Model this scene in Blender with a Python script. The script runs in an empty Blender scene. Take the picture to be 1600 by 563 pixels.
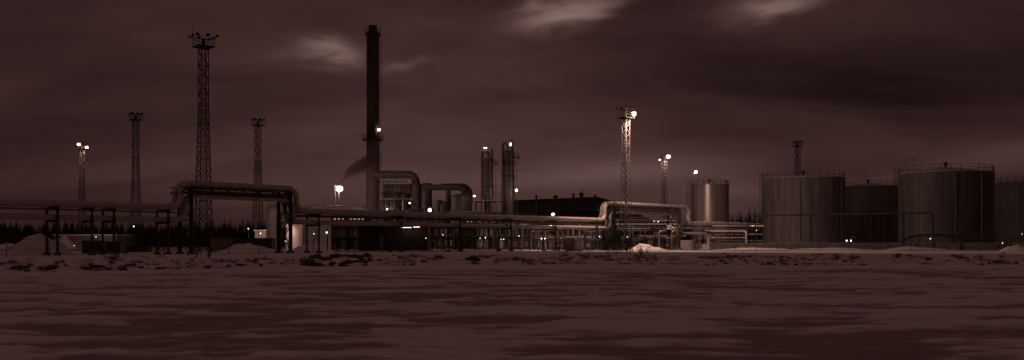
import bpy, math, random
import numpy as np
from mathutils import Vector, Matrix

SC = bpy.context.scene
COL = SC.collection
R = math.radians
rnd = random.Random(7)

# ------------------------------------------------------------------ camera
F = 1537.0            # focal length in photo pixels (photo 1600 x 563)
EYE = 2.6             # camera height above the ice
HOR = 380.0           # photo row of the horizon
cam_data = bpy.data.cameras.new('camera')
cam = bpy.data.objects.new('camera', cam_data)
COL.objects.link(cam)
cam.location = (0, 0, EYE)
cam.rotation_euler = (R(90), 0, 0)
cam_data.sensor_width = 36
cam_data.lens = 36 * F / 1600
cam_data.shift_y = (HOR - 281.5) / 1600
cam_data.clip_start = 0.5
cam_data.clip_end = 8000
SC.camera = cam

# ------------------------------------------------------------------ world
SUN_EL, SUN_AZ = R(66), R(200)
world = bpy.data.worlds.new('World')
SC.world = world
world.use_nodes = True
WN = world.node_tree
WN.nodes.clear()

def nmath(nt, op, a, b=None, c=None, clamp=False):
    n = nt.nodes.new('ShaderNodeMath')
    n.operation = op
    n.use_clamp = clamp
    for i, v in enumerate((a, b, c)):
        if v is None:
            continue
        if isinstance(v, (int, float)):
            n.inputs[i].default_value = v
        else:
            nt.links.new(v, n.inputs[i])
    return n.outputs[0]

def build_world():
    nt = WN
    L = nt.links.new
    M = lambda *a, **k: nmath(nt, *a, **k)
    tc = nt.nodes.new('ShaderNodeTexCoord')
    sep = nt.nodes.new('ShaderNodeSeparateXYZ')
    L(tc.outputs['Generated'], sep.inputs[0])
    x, y, z = sep.outputs
    hz = M('SQRT', M('ADD', M('MULTIPLY', x, x), M('MULTIPLY', y, y)))
    az = M('ARCTAN2', x, y)
    el = M('ARCTAN2', z, hz)
    # cloud deck: direction projected on a flat layer, so the clouds go on all round
    zc = M('ADD', M('ABSOLUTE', z), 0.30)
    u = M('DIVIDE', x, zc)
    v = M('DIVIDE', y, zc)
    cv = nt.nodes.new('ShaderNodeCombineXYZ')
    L(u, cv.inputs[0]); L(v, cv.inputs[1])
    def noise(vec, scale, detail, rough, dist, rot=0, sx=1, sy=1, off=(0, 0, 0)):
        mp = nt.nodes.new('ShaderNodeMapping')
        mp.inputs['Rotation'].default_value = (0, 0, rot)
        mp.inputs['Scale'].default_value = (sx, sy, 1)
        mp.inputs['Location'].default_value = off
        L(vec, mp.inputs[0])
        n = nt.nodes.new('ShaderNodeTexNoise')
        n.inputs['Scale'].default_value = scale
        n.inputs['Detail'].default_value = detail
        n.inputs['Roughness'].default_value = rough
        n.inputs['Distortion'].default_value = dist
        L(mp.outputs[0], n.inputs['Vector'])
        return n.outputs['Fac']
    big = noise(cv.outputs[0], 1.3, 4, 0.5, 0.5, R(24), 0.6, 1.25, (3.1, 1.7, 0))
    fine = noise(cv.outputs[0], 2.4, 6, 0.55, 0.7, R(34), 0.6, 1.3, (0.4, 5.0, 0))
    # angular noise that frays the brighter gaps
    av = nt.nodes.new('ShaderNodeCombineXYZ')
    L(az, av.inputs[0]); L(el, av.inputs[1])
    fray = noise(av.outputs[0], 26, 5, 0.55, 0.6, R(-16), 0.32, 1.0)
    fray2 = noise(av.outputs[0], 11, 3, 0.5, 0.3, R(-12), 0.5, 1.0, (4, 2, 0))
    def gap(px, py, wx, wy, tilt, amp, soft=False):
        a0 = math.atan((px - 800) / F)
        e0 = math.atan((HOR - py) / F * math.cos(a0))
        du = M('SUBTRACT', az, a0)
        dv = M('SUBTRACT', el, e0)
        if not soft:
            du = M('ADD', du, M('MULTIPLY', M('SUBTRACT', fray2, 0.5), 0.10))
            dv = M('ADD', dv, M('MULTIPLY', M('SUBTRACT', fray, 0.5), 0.055))
        ct, st = math.cos(R(tilt)), math.sin(R(tilt))
        p = M('DIVIDE', M('ADD', M('MULTIPLY', du, ct), M('MULTIPLY', dv, st)), wx / F)
        q = M('DIVIDE', M('SUBTRACT', M('MULTIPLY', dv, ct), M('MULTIPLY', du, st)), wy / F)
        r2 = M('ADD', M('MULTIPLY', p, p), M('MULTIPLY', q, q))
        g = M('POWER', 2.718, M('MULTIPLY', r2, -1.0))
        return M('MULTIPLY', g, amp)
    # Nishita twilight underneath, reduced to its luminance
    sky = nt.nodes.new('ShaderNodeTexSky')
    sky.sky_type = 'NISHITA'
    sky.sun_disc = False
    sky.sun_elevation = R(1.5)
    sky.sun_rotation = SUN_AZ
    bw = nt.nodes.new('ShaderNodeRGBToBW')
    L(sky.outputs[0], bw.inputs[0])
    base = M('MULTIPLY', M('MINIMUM', bw.outputs[0], 3.0), 0.05)
    lum = M('ADD', base, 0.60)
    lum = M('ADD', lum, M('MULTIPLY', M('SUBTRACT', big, 0.5), 1.6))
    lum = M('ADD', lum, M('MULTIPLY', M('SUBTRACT', fine, 0.5), 0.8))
    lum = M('MAXIMUM', lum, 0.44)
    # breaks in the cloud deck; soft patches paint plant glow and darkened corners
    gaps = [gap(508, 87, 46, 13, -2, 2.7), gap(634, 101, 28, 7, 0, 1.0),
            gap(882, 20, 72, 17, 15, 3.4), gap(1212, 6, 66, 13, 5, 2.7),
            gap(940, 272, 160, 20, 4, 0.95, True), gap(1560, 246, 170, 20, 12, 0.4, True),
            gap(690, 225, 220, 70, 10, 0.36, True), gap(480, 290, 260, 36, 0, 0.45, True), gap(800, 300, 480, 80, 0, 0.46, True), gap(1640, 40, 300, 150, 0, -0.14, True), gap(-30, 60, 260, 220, 0, -0.10, True), gap(1430, 140, 260, 90, 0, -0.16, True),
            gap(1160, 300, 90, 22, 0, 0.55, True), gap(640, 110, 190, 60, 0, 0.22, True)]
    for g in gaps:
        lum = M('ADD', lum, g)
    # streaky texture inside the bright breaks
    lum = M('MULTIPLY', lum, M('ADD', 0.80, M('MULTIPLY', fray, 0.4)))
    ramp = nt.nodes.new('ShaderNodeMix')
    ramp.data_type = 'RGBA'
    L(M('MULTIPLY', M('SUBTRACT', lum, 0.8), 0.35, clamp=True), ramp.inputs[0])
    ramp.inputs[6].default_value = (1.0, 0.48, 0.44, 1)
    ramp.inputs[7].default_value = (1.0, 0.63, 0.55, 1)
    bg = nt.nodes.new('ShaderNodeBackground')
    mul = nt.nodes.new('ShaderNodeVectorMath')
    mul.operation = 'SCALE'
    L(ramp.outputs[2], mul.inputs[0])
    L(lum, mul.inputs[3])
    L(mul.outputs[0], bg.inputs[0])
    bg.inputs[1].default_value = 0.053
    out = nt.nodes.new('ShaderNodeOutputWorld')
    L(bg.outputs[0], out.inputs[0])
build_world()

# the last dusk light, broad and weak
sun_data = bpy.data.lights.new('dusk_sun', 'SUN')
sun_data.energy = 0.075
sun_data.angle = R(40)
sun_data.color = (1.0, 0.49, 0.46)
sun = bpy.data.objects.new('dusk_sun', sun_data)
COL.objects.link(sun)
sun.rotation_euler = (R(90) - SUN_EL, 0, -SUN_AZ + math.pi)

SC.view_settings.view_transform = 'Standard'
SC.view_settings.look = 'None'
SC.view_settings.exposure = 0
SC.view_settings.gamma = 1
SC.render.engine = 'CYCLES'
SC.cycles.use_denoising = True
SC.cycles.max_bounces = 5
SC.cycles.diffuse_bounces = 2
SC.cycles.glossy_bounces = 2
SC.cycles.sample_clamp_indirect = 2.0
SC.cycles.caustics_reflective = False
SC.cycles.caustics_refractive = False

# ------------------------------------------------------------------ helpers
GZ = 1.0     # level of the plant ground

def P(px, py, d):
    return Vector(((px - 800) / F * d, d, EYE + (HOR - py) / F * d))
def X(px, d):
    return (px - 800) / F * d
def Z(py, d):
    return EYE + (HOR - py) / F * d

# materials ---------------------------------------------------------
MATS = {}
def material(name, col, rough=0.7, metal=0.0, vary=0.25, scale=1.2, bump=0.0, bscale=8.0,
             stretch=(1, 1, 1), tint=(1.0, 0.9, 0.86), spec=0.3, col2=None, emit=None):
    m = bpy.data.materials.new(name)
    m.use_nodes = True
    nt = m.node_tree
    b = nt.nodes['Principled BSDF']
    b.inputs['Roughness'].default_value = rough
    b.inputs['Metallic'].default_value = metal
    b.inputs['Specular IOR Level'].default_value = spec
    L = nt.links.new
    tc = nt.nodes.new('ShaderNodeNewGeometry')
    mp = nt.nodes.new('ShaderNodeMapping')
    mp.inputs['Scale'].default_value = stretch
    L(tc.outputs['Position'], mp.inputs[0])
    n = nt.nodes.new('ShaderNodeTexNoise')
    n.inputs['Scale'].default_value = scale
    n.inputs['Detail'].default_value = 6
    n.inputs['Roughness'].default_value = 0.62
    L(mp.outputs[0], n.inputs['Vector'])
    cr = nt.nodes.new('ShaderNodeValToRGB')
    c0 = tuple(col * (1 - vary) * t for t in tint) + (1,)
    c1 = tuple((col2 if col2 else col * (1 + vary)) * t for t in tint) + (1,)
    cr.color_ramp.elements[0].position = 0.32
    cr.color_ramp.elements[1].position = 0.68
    cr.color_ramp.elements[0].color = c0
    cr.color_ramp.elements[1].color = c1
    L(n.outputs['Fac'], cr.inputs[0])
    L(cr.outputs[0], b.inputs['Base Color'])
    if bump:
        n2 = nt.nodes.new('ShaderNodeTexNoise')
        n2.inputs['Scale'].default_value = bscale
        n2.inputs['Detail'].default_value = 5
        L(tc.outputs['Position'], n2.inputs['Vector'])
        bp = nt.nodes.new('ShaderNodeBump')
        bp.inputs['Strength'].default_value = bump
        bp.inputs['Distance'].default_value = 0.1
        L(n2.outputs['Fac'], bp.inputs['Height'])
        L(bp.outputs[0], b.inputs['Normal'])
    if emit:
        b.inputs['Emission Color'].default_value = emit[0] + (1,)
        b.inputs['Emission Strength'].default_value = emit[1]
    MATS[name] = m
    return m

material('steel_dark', 0.045, 0.65, 0.1, 0.3, 2)
material('mast_steel', 0.085, 0.6, 0.1, 0.25, 2)
material('steel_mid', 0.15, 0.5, 0.3, 0.25, 2)
material('galvanised', 0.38, 0.38, 0.6, 0.2, 3)
material('clad_pipe', 0.48, 0.48, 0.15, 0.16, 0.7, 0.06, 3, (1, 1, 1))
material('clad_tank_a', 0.135, 0.6, 0.05, 0.34, 0.9, 0.05, 2, (1, 1, 0.05))
material('clad_tank_b', 0.125, 0.6, 0.05, 0.34, 0.9, 0.05, 2, (1, 1, 0.05))
material('clad_tank_c', 0.145, 0.6, 0.05, 0.34, 0.9, 0.05, 2, (1, 1, 0.05))
material('clad_dark_a', 0.085, 0.6, 0.05, 0.34, 0.9, 0.05, 2, (1, 1, 0.05))
material('clad_dark_b', 0.08, 0.6, 0.05, 0.34, 0.9, 0.05, 2, (1, 1, 0.05))
material('clad_dark_c', 0.092, 0.6, 0.05, 0.34, 0.9, 0.05, 2, (1, 1, 0.05))
material('clad_bright', 0.5, 0.34, 0.6, 0.12, 0.6, 0.03, 2, (1, 1, 0.3))
material('clad_vessel', 0.13, 0.45, 0.15, 0.16, 0.7, 0.1, 3, (1, 1, 0.3))
material('chimney_steel', 0.055, 0.75, 0.0, 0.3, 0.4, 0, 4, (1, 1, 0.08), tint=(1, 0.8, 0.78))
material('chimney_lower', 0.15, 0.75, 0.0, 0.25, 0.4, 0, 4, (1, 1, 0.08), tint=(1, 0.8, 0.78))
material('duct', 0.11, 0.6, 0.05, 0.25, 0.6, 0.1, 3)
material('dark_cladding', 0.03, 0.7, 0.0, 0.25, 1, tint=(1, 0.8, 0.78))
material('roofing', 0.06, 0.8, 0.0, 0.3, 0.6, tint=(1, 0.8, 0.78))
material('concrete', 0.34, 0.85, 0, 0.25, 1.2, 0.3, 6)
material('concrete_dark', 0.13, 0.85, 0, 0.35, 0.6, 0.3, 4)
material('paint_pale', 0.5, 0.6, 0, 0.1, 1.5)
material('paint_mid', 0.2, 0.6, 0, 0.15, 1.5)
material('paint_black', 0.022, 0.8, 0, 0.3, 1.5, spec=0.1)
material('paint_dark', 0.06, 0.5, 0, 0.3, 1.5)
material('snow', 0.82, 0.85, 0, 0.06, 0.8, 0.5, 3.0, tint=(1, 0.97, 0.96), spec=0.2)
material('dirty_snow', 0.66, 0.85, 0, 0.3, 0.5, 0.7, 2.5, tint=(1, 0.95, 0.93), spec=0.2, col2=0.78)
material('rock', 0.07, 0.9, 0, 0.5, 2.5, 0.6, 6, tint=(1, 0.85, 0.8))
material('bark', 0.05, 0.9, 0, 0.4, 3, tint=(1, 0.8, 0.72))
material('needles', 0.035, 0.85, 0, 0.5, 0.6, tint=(1, 0.9, 0.8))
material('twig', 0.06, 0.9, 0, 0.4, 3, tint=(1, 0.8, 0.72))
material('dry_grass', 0.18, 0.9, 0, 0.5, 1.0, tint=(1, 0.85, 0.72))
material('rubber', 0.03, 0.9, 0, 0.2, 4)
material('glass', 0.05, 0.1, 0, 0.1, 2, spec=0.6)
WARM = (1.0, 0.80, 0.68)
LAMPC = (1.0, 0.62, 0.49)
def emission(name, strength, col=WARM):
    m = bpy.data.materials.new(name)
    m.use_nodes = True
    nt = m.node_tree
    nt.nodes.clear()
    e = nt.nodes.new('ShaderNodeEmission')
    e.inputs[0].default_value = col + (1,)
    e.inputs[1].default_value = strength
    o = nt.nodes.new('ShaderNodeOutputMaterial')
    nt.links.new(e.outputs[0], o.inputs[0])
    MATS[name] = m
emission('lamp_lens', 14.0)
emission('lamp_small', 5.0)
emission('window_lit', 0.35, (1.0, 0.66, 0.52))

# mesh builder --------------------------------------------------------
class MB:
    def __init__(self):
        self.v = []; self.f = []; self.smooth = []
    def add(self, vs, fs, smooth=False):
        o = len(self.v)
        self.v += [Vector(p) for p in vs]
        for f in fs:
            self.f.append([i + o for i in f]); self.smooth.append(smooth)
        return self
    def box(self, c, s, rz=0.0):
        cx, cy, cz = c; hx, hy, hz = s[0] / 2, s[1] / 2, s[2] / 2
        ca, sa = math.cos(rz), math.sin(rz)
        vs = []
        for dz in (-hz, hz):
            for dx, dy in ((-hx, -hy), (hx, -hy), (hx, hy), (-hx, hy)):
                vs.append((cx + dx * ca - dy * sa, cy + dx * sa + dy * ca, cz + dz))
        return self.add(vs, [(3, 2, 1, 0), (4, 5, 6, 7), (0, 1, 5, 4), (1, 2, 6, 5), (2, 3, 7, 6), (3, 0, 4, 7)])
    def bar(self, a, b, w, h=None):
        """square section beam from a to b"""
        h = h or w
        a, b = Vector(a), Vector(b)
        t = (b - a).normalized()
        up = Vector((0, 0, 1)) if abs(t.z) < 0.95 else Vector((1, 0, 0))
        s = t.cross(up).normalized()
        up = s.cross(t)
        vs = []
        for p in (a, b):
            for i, j in ((-1, -1), (1, -1), (1, 1), (-1, 1)):
                vs.append(p + s * (i * w / 2) + up * (j * h / 2))
        return self.add(vs, [(3, 2, 1, 0), (4, 5, 6, 7), (0, 1, 5, 4), (1, 2, 6, 5), (2, 3, 7, 6), (3, 0, 4, 7)])
    def tube(self, pts, r, n=12, caps=True, smooth=True):
        pts = [Vector(p) for p in pts]
        m = len(pts)
        rs = r if isinstance(r, (list, tuple)) else [r] * m
        tang = []
        for i in range(m):
            t = pts[min(i + 1, m - 1)] - pts[max(i - 1, 0)]
            tang.append(t.normalized())
        t0 = tang[0]
        ref = Vector((0, 0, 1)) if abs(t0.z) < 0.9 else Vector((1, 0, 0))
        s = t0.cross(ref).normalized()
        vs = []
        for i in range(m):
            t = tang[i]
            s = (s - t * s.dot(t)).normalized()
            w = t.cross(s)
            for k in range(n):
                a = 2 * math.pi * k / n
                vs.append(pts[i] + (s * math.cos(a) + w * math.sin(a)) * rs[i])
        fs = []
        for i in range(m - 1):
            for k in range(n):
                k2 = (k + 1) % n
                fs.append((i * n + k, i * n + k2, (i + 1) * n + k2, (i + 1) * n + k))
        self.add(vs, fs, smooth)
        if caps:
            self.add(vs[:n], [tuple(range(n))[::-1]])
            self.add(vs[-n:], [tuple(range(n))])
        return self
    def lathe(self, prof, c=(0, 0, 0), n=32, smooth=True, soft=False, caps=True):
        """prof: list of (radius, z); soft=False keeps each profile edge sharp"""
        if not soft and len(prof) > 2:
            for a, b in zip(prof[:-1], prof[1:]):
                self.lathe([a, b], c, n, smooth, True, False)
            if prof[-1][0] > 0.01:
                self.lathe([prof[-1], (0.001, prof[-1][1])], c, n, False, True, False)
            return self
        vs, fs = [], []
        for r, z in prof:
            for k in range(n):
                a = 2 * math.pi * k / n
                vs.append((c[0] + r * math.cos(a), c[1] + r * math.sin(a), c[2] + z))
        for i in range(len(prof) - 1):
            for k in range(n):
                k2 = (k + 1) % n
                fs.append((i * n + k, i * n + k2, (i + 1) * n + k2, (i + 1) * n + k))
        self.add(vs, fs, smooth)
        if caps and prof[0][0] > 0.01:
            self.add(vs[:n], [tuple(range(n))[::-1]])
        if caps and prof[-1][0] > 0.01:
            self.add(vs[-n:], [tuple(range(n))])
        return self
    def ball(self, c, r, n=10, sq=1.0):
        prof = [(max(0.001, r * math.sin(math.pi * i / n)), -r * sq * math.cos(math.pi * i / n)) for i in range(n + 1)]
        return self.lathe(prof, c, n + 4, True, True)
    def build(self, name, mat, parent=None, origin=None, loc=None):
        if origin is None:
            origin = Vector(parent['_o']) if parent is not None and '_o' in parent.keys() else Vector((0, 0, 0))
        origin = Vector(origin)
        me = bpy.data.meshes.new(name)
        me.from_pydata([tuple(p - origin) for p in self.v], [], self.f)
        me.polygons.foreach_set('use_smooth', self.smooth)
        me.materials.append(MATS[mat] if isinstance(mat, str) else mat)
        me.update()
        o = bpy.data.objects.new(name, me)
        COL.objects.link(o)
        if parent is not None:
            o.parent = parent
            if '_o' in parent.keys():
                o['_o'] = list(parent['_o'])
        else:
            o.location = origin
            o['_o'] = list(origin)
        if loc is not None:
            o.location = loc
        return o

def tag(o, label=None, cat=None, group=None, kind=None):
    if label: o['label'] = label
    if cat: o['category'] = cat
    if group: o['group'] = group
    if kind: o['kind'] = kind
    return o
def thing(name, label, cat, loc=(0, 0, 0), rz=0.0, group=None, local=False):
    """an Empty at the thing's base.  local=False: parts are given in world coordinates"""
    o = bpy.data.objects.new(name, None)
    COL.objects.link(o)
    o.empty_display_size = 0.3
    o.location = loc
    o.rotation_euler = (0, 0, rz)
    o['_o'] = [0, 0, 0] if local else list(loc)
    return tag(o, label, cat, group)
def copy_tree(o, parent=None):
    c = o.copy()
    COL.objects.link(c)
    if parent is not None:
        c.parent = parent
    for ch in list(o.children):
        copy_tree(ch, c)
    return c
def fillet(pts, r, n=7):
    """returns list of (kind, points): straight and elbow pieces"""
    pts = [Vector(p) for p in pts]
    out = []
    cur = pts[0]
    for i in range(1, len(pts) - 1):
        a, b, c = pts[i - 1], pts[i], pts[i + 1]
        t1 = (a - b).normalized(); t2 = (c - b).normalized()
        rr = min(r, (a - b).length * 0.48, (c - b).length * 0.48)
        p1, p2 = b + t1 * rr, b + t2 * rr
        out.append(('s', [cur, p1]))
        arc = []
        cen = b + (t1 + t2) * rr
        for k in range(n + 1):
            th = math.pi / 2 * k / n
            arc.append(cen - t2 * rr * math.cos(th) - t1 * rr * math.sin(th))
        if abs(t1.dot(t2)) > 0.2:
            arc = [((1 - k / n) ** 2) * p1 + 2 * (k / n) * (1 - k / n) * b + ((k / n) ** 2) * p2 for k in range(n + 1)]
        out.append(('e', arc))
        cur = p2
    out.append(('s', [cur, pts[-1]]))
    return out
def smooth_path(pts, r, n=6):
    res = []
    for k, p in fillet(pts, r, n):
        for q in p:
            if not res or (q - res[-1]).length > 1e-4:
                res.append(q)
    return res

def lamp_light(loc, power, parent=None, size=0.25, color=LAMPC, spot=None):
    ld = bpy.data.lights.new('lamp_light', 'SPOT' if spot else 'POINT')
    ld.energy = power
    ld.color = color
    ld.shadow_soft_size = size
    ld.use_soft_falloff = False
    lo = bpy.data.objects.new('lamp_light', ld)
    COL.objects.link(lo)
    if spot:
        ld.spot_size = R(spot[1]); ld.spot_blend = 0.35
        lo.rotation_euler = Vector(spot[0]).to_track_quat('-Z', 'Y').to_euler()
    if parent is not None:
        lo.parent = parent
        lo.location = Vector(loc) - Vector(parent['_o'])
    else:
        lo.location = loc
    return lo

# numpy noise ----------------------------------------------------------
def _hash(ix, iy, seed):
    h = (ix.astype(np.int64) * 374761393 + iy.astype(np.int64) * 668265263 + seed * 1274126177) & 0x7fffffff
    h = ((h ^ (h >> 13)) * 1274126177) & 0x7fffffff
    h = (h ^ (h >> 16)) & 0xffff
    return h / 65535.0
def vnoise(x, y, seed=0):
    ix, iy = np.floor(x), np.floor(y)
    fx, fy = x - ix, y - iy
    fx = fx * fx * fx * (fx * (fx * 6 - 15) + 10); fy = fy * fy * fy * (fy * (fy * 6 - 15) + 10)
    a = _hash(ix, iy, seed); b = _hash(ix + 1, iy, seed)
    c = _hash(ix, iy + 1, seed); d = _hash(ix + 1, iy + 1, seed)
    return (a * (1 - fx) + b * fx) * (1 - fy) + (c * (1 - fx) + d * fx) * fy
def fbm(x, y, oct=4, seed=0, gain=0.5):
    t = 0; amp = 1; tot = 0
    for i in range(oct):
        ca, sa = math.cos(i * 0.7), math.sin(i * 0.7)
        t = t + amp * vnoise((x * ca - y * sa) * 2 ** i + 17.3 * i, (x * sa + y * ca) * 2 ** i + 5.1 * i, seed + i)
        tot += amp; amp *= gain
    return t / tot
def sstep(t):
    t = np.clip(t, 0, 1)
    return t * t * (3 - 2 * t)

def grid_object(name, xs, ys, zfun, mat, attrs=None):
    gx, gy = np.meshgrid(np.array(xs, float), np.array(ys, float))
    gz, at = zfun(gx, gy)
    nx, ny = len(xs), len(ys)
    co = np.stack([gx, gy, gz], -1).reshape(-1, 3).astype(np.float32)
    idx = np.arange(nx * ny).reshape(ny, nx)
    q = np.stack([idx[:-1, :-1], idx[:-1, 1:], idx[1:, 1:], idx[1:, :-1]], -1).reshape(-1, 4)
    me = bpy.data.meshes.new(name)
    me.vertices.add(len(co)); me.vertices.foreach_set('co', co.ravel())
    me.loops.add(q.size); me.loops.foreach_set('vertex_index', q.ravel().astype(np.int32))
    me.polygons.add(len(q))
    me.polygons.foreach_set('loop_start', np.arange(0, q.size, 4, dtype=np.int32))
    me.polygons.foreach_set('loop_total', np.full(len(q), 4, dtype=np.int32))
    me.polygons.foreach_set('use_smooth', np.ones(len(q), bool))
    me.update(calc_edges=True)
    for k, v in at.items():
        a = me.attributes.new(k, 'FLOAT', 'POINT')
        a.data.foreach_set('value', v.ravel().astype(np.float32))
    me.materials.append(mat)
    o = bpy.data.objects.new(name, me)
    COL.objects.link(o)
    return o

# ------------------------------------------------------------------ ice and ground
def mask_material(name, attr, c_lo, c_hi, r_lo, r_hi, scale, bump):
    m = bpy.data.materials.new(name)
    m.use_nodes = True
    nt = m.node_tree; L = nt.links.new
    b = nt.nodes['Principled BSDF']
    at = nt.nodes.new('ShaderNodeAttribute'); at.attribute_name = attr
    tc = nt.nodes.new('ShaderNodeTexCoord')
    mp = nt.nodes.new('ShaderNodeMapping'); mp.inputs['Scale'].default_value = (0.6, 1, 1)
    L(tc.outputs['Object'], mp.inputs[0])
    n = nt.nodes.new('ShaderNodeTexNoise')
    n.inputs['Scale'].default_value = scale; n.inputs['Detail'].default_value = 7; n.inputs['Roughness'].default_value = 0.65
    L(mp.outputs[0], n.inputs['Vector'])
    s = nmath(nt, 'ADD', at.outputs['Fac'], nmath(nt, 'MULTIPLY', nmath(nt, 'SUBTRACT', n.outputs['Fac'], 0.5), 1.9))
    mr = nt.nodes.new('ShaderNodeMapRange')
    mr.interpolation_type = 'SMOOTHSTEP'
    mr.inputs['From Min'].default_value = 0.12; mr.inputs['From Max'].default_value = 0.88
    L(s, mr.inputs['Value'])
    mx = nt.nodes.new('ShaderNodeMix'); mx.data_type = 'RGBA'
    L(mr.outputs[0], mx.inputs[0])
    mx.inputs[6].default_value = c_lo + (1,); mx.inputs[7].default_value = c_hi + (1,)
    L(mx.outputs[2], b.inputs['Base Color'])
    rr = nt.nodes.new('ShaderNodeMapRange')
    rr.inputs['To Min'].default_value = r_lo; rr.inputs['To Max'].default_value = r_hi
    L(mr.outputs[0], rr.inputs['Value'])
    L(rr.outputs[0], b.inputs['Roughness'])
    b.inputs['Specular IOR Level'].default_value = 0.04
    n2 = nt.nodes.new('ShaderNodeTexNoise')
    n2.inputs['Scale'].default_value = 3.2; n2.inputs['Detail'].default_value = 6; n2.inputs['Roughness'].default_value = 0.6
    L(mp.outputs[0], n2.inputs['Vector'])
    bp = nt.nodes.new('ShaderNodeBump'); bp.inputs['Strength'].default_value = bump; bp.inputs['Distance'].default_value = 0.12
    L(n2.outputs['Fac'], bp.inputs['Height']); L(bp.outputs[0], b.inputs['Normal'])
    return m

ICE = mask_material('ice_and_snow', 'snow', (0.36, 0.31, 0.295), (0.82, 0.79, 0.78), 0.85, 0.9, 1.3, 0.6)
GROUND = mask_material('snowy_ground', 'snow', (0.13, 0.10, 0.09), (0.80, 0.77, 0.76), 0.9, 0.9, 1.3, 0.5)

def shore(x):
    return 79 + 27 * sstep((x + 46) / 42) + 2.2 * (fbm(x / 7.0, x * 0 + 3.3, 3, 11) - 0.5) * 2
def ice_z(x, y):
    # wind-packed snow: patches longer across the view, broken by finer drift edges
    wx = x + 5 * (fbm(x / 13, y / 13, 2, 71) - 0.5); wy = y + 5 * (fbm(x / 13 + 9, y / 13, 2, 72) - 0.5)
    a = fbm(wx / 4.6, wy / 1.9, 5, 13, 0.6)
    b = fbm(wx / 1.9, wy / 0.6, 3, 21)
    c = fbm(wx / 30, wy / 16, 3, 47)
    t = a * 0.66 + b * 0.30 + c * 0.12 - 0.545
    s = 0.5 + t * 4.6
    near_shore = sstep((y - shore(x) + 14) / 12)
    s = np.clip(np.maximum(s, near_shore * 1.15), -0.3, 1.3)
    z = 0.02 + 0.10 * sstep((s - 0.2) / 1.0) + 0.11 * (b - 0.5) * sstep(s)
    return z, {'snow': s}
def spaced(a, b, step):
    n = max(1, int(round((b - a) / step)))
    return [a + (b - a) * i / n for i in range(n + 1)]
xs = [-2500, -900, -300, -150] + spaced(-90, 90, 0.28) + [150, 300, 900, 2500]
ys = [-2500, -600, -100, -20] + list(np.geomspace(8, 118, 330)) + [128, 140]
ice = grid_object('frozen_lake', xs, ys, ice_z, ICE)
tag(ice, 'frozen lake with wind-blown snow patches over dark ice', kind='structure')

def ground_h(x, y):
    x = np.asarray(x, float); y = np.asarray(y, float)
    s = shore(x)
    width = 22 + 6 * (fbm(x / 15.0, x * 0, 2, 5) - 0.5)
    t = (y - s) / width
    z = -0.35 + 1.35 * sstep((t + 0.12) / 1.12)
    bank = sstep((t + 0.1) / 0.3) * (1 - sstep((t - 0.75) / 0.6))
    lump = fbm(x / 2.2, y / 2.2, 4, 31) - 0.5
    lump2 = fbm(x / 6.5, y / 5.0, 3, 35) - 0.5
    z = z + bank * (0.55 * lump + 0.75 * lump2)
    z = z + 0.10 * (fbm(x / 5, y / 5, 3, 51) - 0.5)
    return z, bank, lump
def ground_z(x, y):
    z, bank, lump = ground_h(x, y)
    s = 1.0 - bank * 0.16 + (fbm(x / 1.6, y / 1.4, 4, 61) - 0.5) * bank * 1.7
    # trodden yard between the plant units: thin, dirty snow, darkened further in place of dimmer lamplight
    yard = sstep((y - 160) / 45)
    s = s - yard * (0.55 + 0.9 * (fbm(x / 12, y / 12, 3, 66) - 0.4))
    return z, {'snow': s}
def gh(x, y):
    return float(ground_h(np.array([[x]]), np.array([[y]]))[0][0, 0])
xs = [-3500, -1200, -500, -260] + spaced(-170, 170, 0.6) + [260, 500, 1200, 3500]
ys = spaced(66, 138, 0.4) + list(np.geomspace(139, 460, 90)) + [600, 900, 1500, 2500, 4500]
ground = grid_object('ground', xs, ys, ground_z, GROUND)
tag(ground, 'snow covered bank and yard of the plant', kind='structure')

# raised yard behind the bund on which the big tanks stand
YARD_Z = 2.35
bund_line = [(X(1110, 240), 240), (X(1420, 222), 222), (X(1500, 217), 217), (X(1660, 206), 206)]
m = MB()
far = [(X(1660, 206) + 110, 206), (X(1660, 206) + 110, 420), (X(1110, 240), 420)]
ring = [(x, y + 0.4) for x, y in bund_line] + far
n = len(ring)
m.add([(x, y, YARD_Z) for x, y in ring] + [(x, y, 0.2) for x, y in ring],
      [tuple(range(n))] + [(i, i + n, (i + 1) % n + n, (i + 1) % n) for i in range(n)])
tag(m.build('tank_yard', 'dirty_snow'), 'raised yard behind the dark bund wall', kind='structure')
bw = thing('bund_wall', 'long low dark bund wall in front of the big storage tanks', 'wall', (bund_line[0][0], bund_line[0][1], GZ))
for (a, b) in zip(bund_line[:-1], bund_line[1:]):
    L_ = math.hypot(b[0] - a[0], b[1] - a[1]); k = max(2, int(L_ / 6))
    for i in range(k):
        p = Vector((a[0] + (b[0] - a[0]) * (i + 0.004) / k, a[1] + (b[1] - a[1]) * (i + 0.004) / k, 0))
        q = Vector((a[0] + (b[0] - a[0]) * (i + 0.996) / k, a[1] + (b[1] - a[1]) * (i + 0.996) / k, 0))
        MB().bar(p + Vector((0, 0, 1.55)), q + Vector((0, 0, 1.55)), 0.3, 2.0).build('wall_panel', 'concrete_dark', bw)
        MB().bar(p + Vector((0, 0, 2.60)), q + Vector((0, 0, 2.60)), 0.42, 0.10).build('coping', 'concrete', bw)

# ------------------------------------------------------------------ pipe rack line
RA = (1 / 122.0); RB = (1 / 203.0 - 1 / 122.0) / 860.0
def rack_d(px):
    return 1.0 / (RA + RB * px)
U = Vector((0.6613, 0.7501, 0)); N = Vector((-0.7501, 0.6613, 0))
def rk(px, z, off=0.0):
    d = rack_d(px)
    return Vector((X(px, d), d, z)) + N * off

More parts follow.
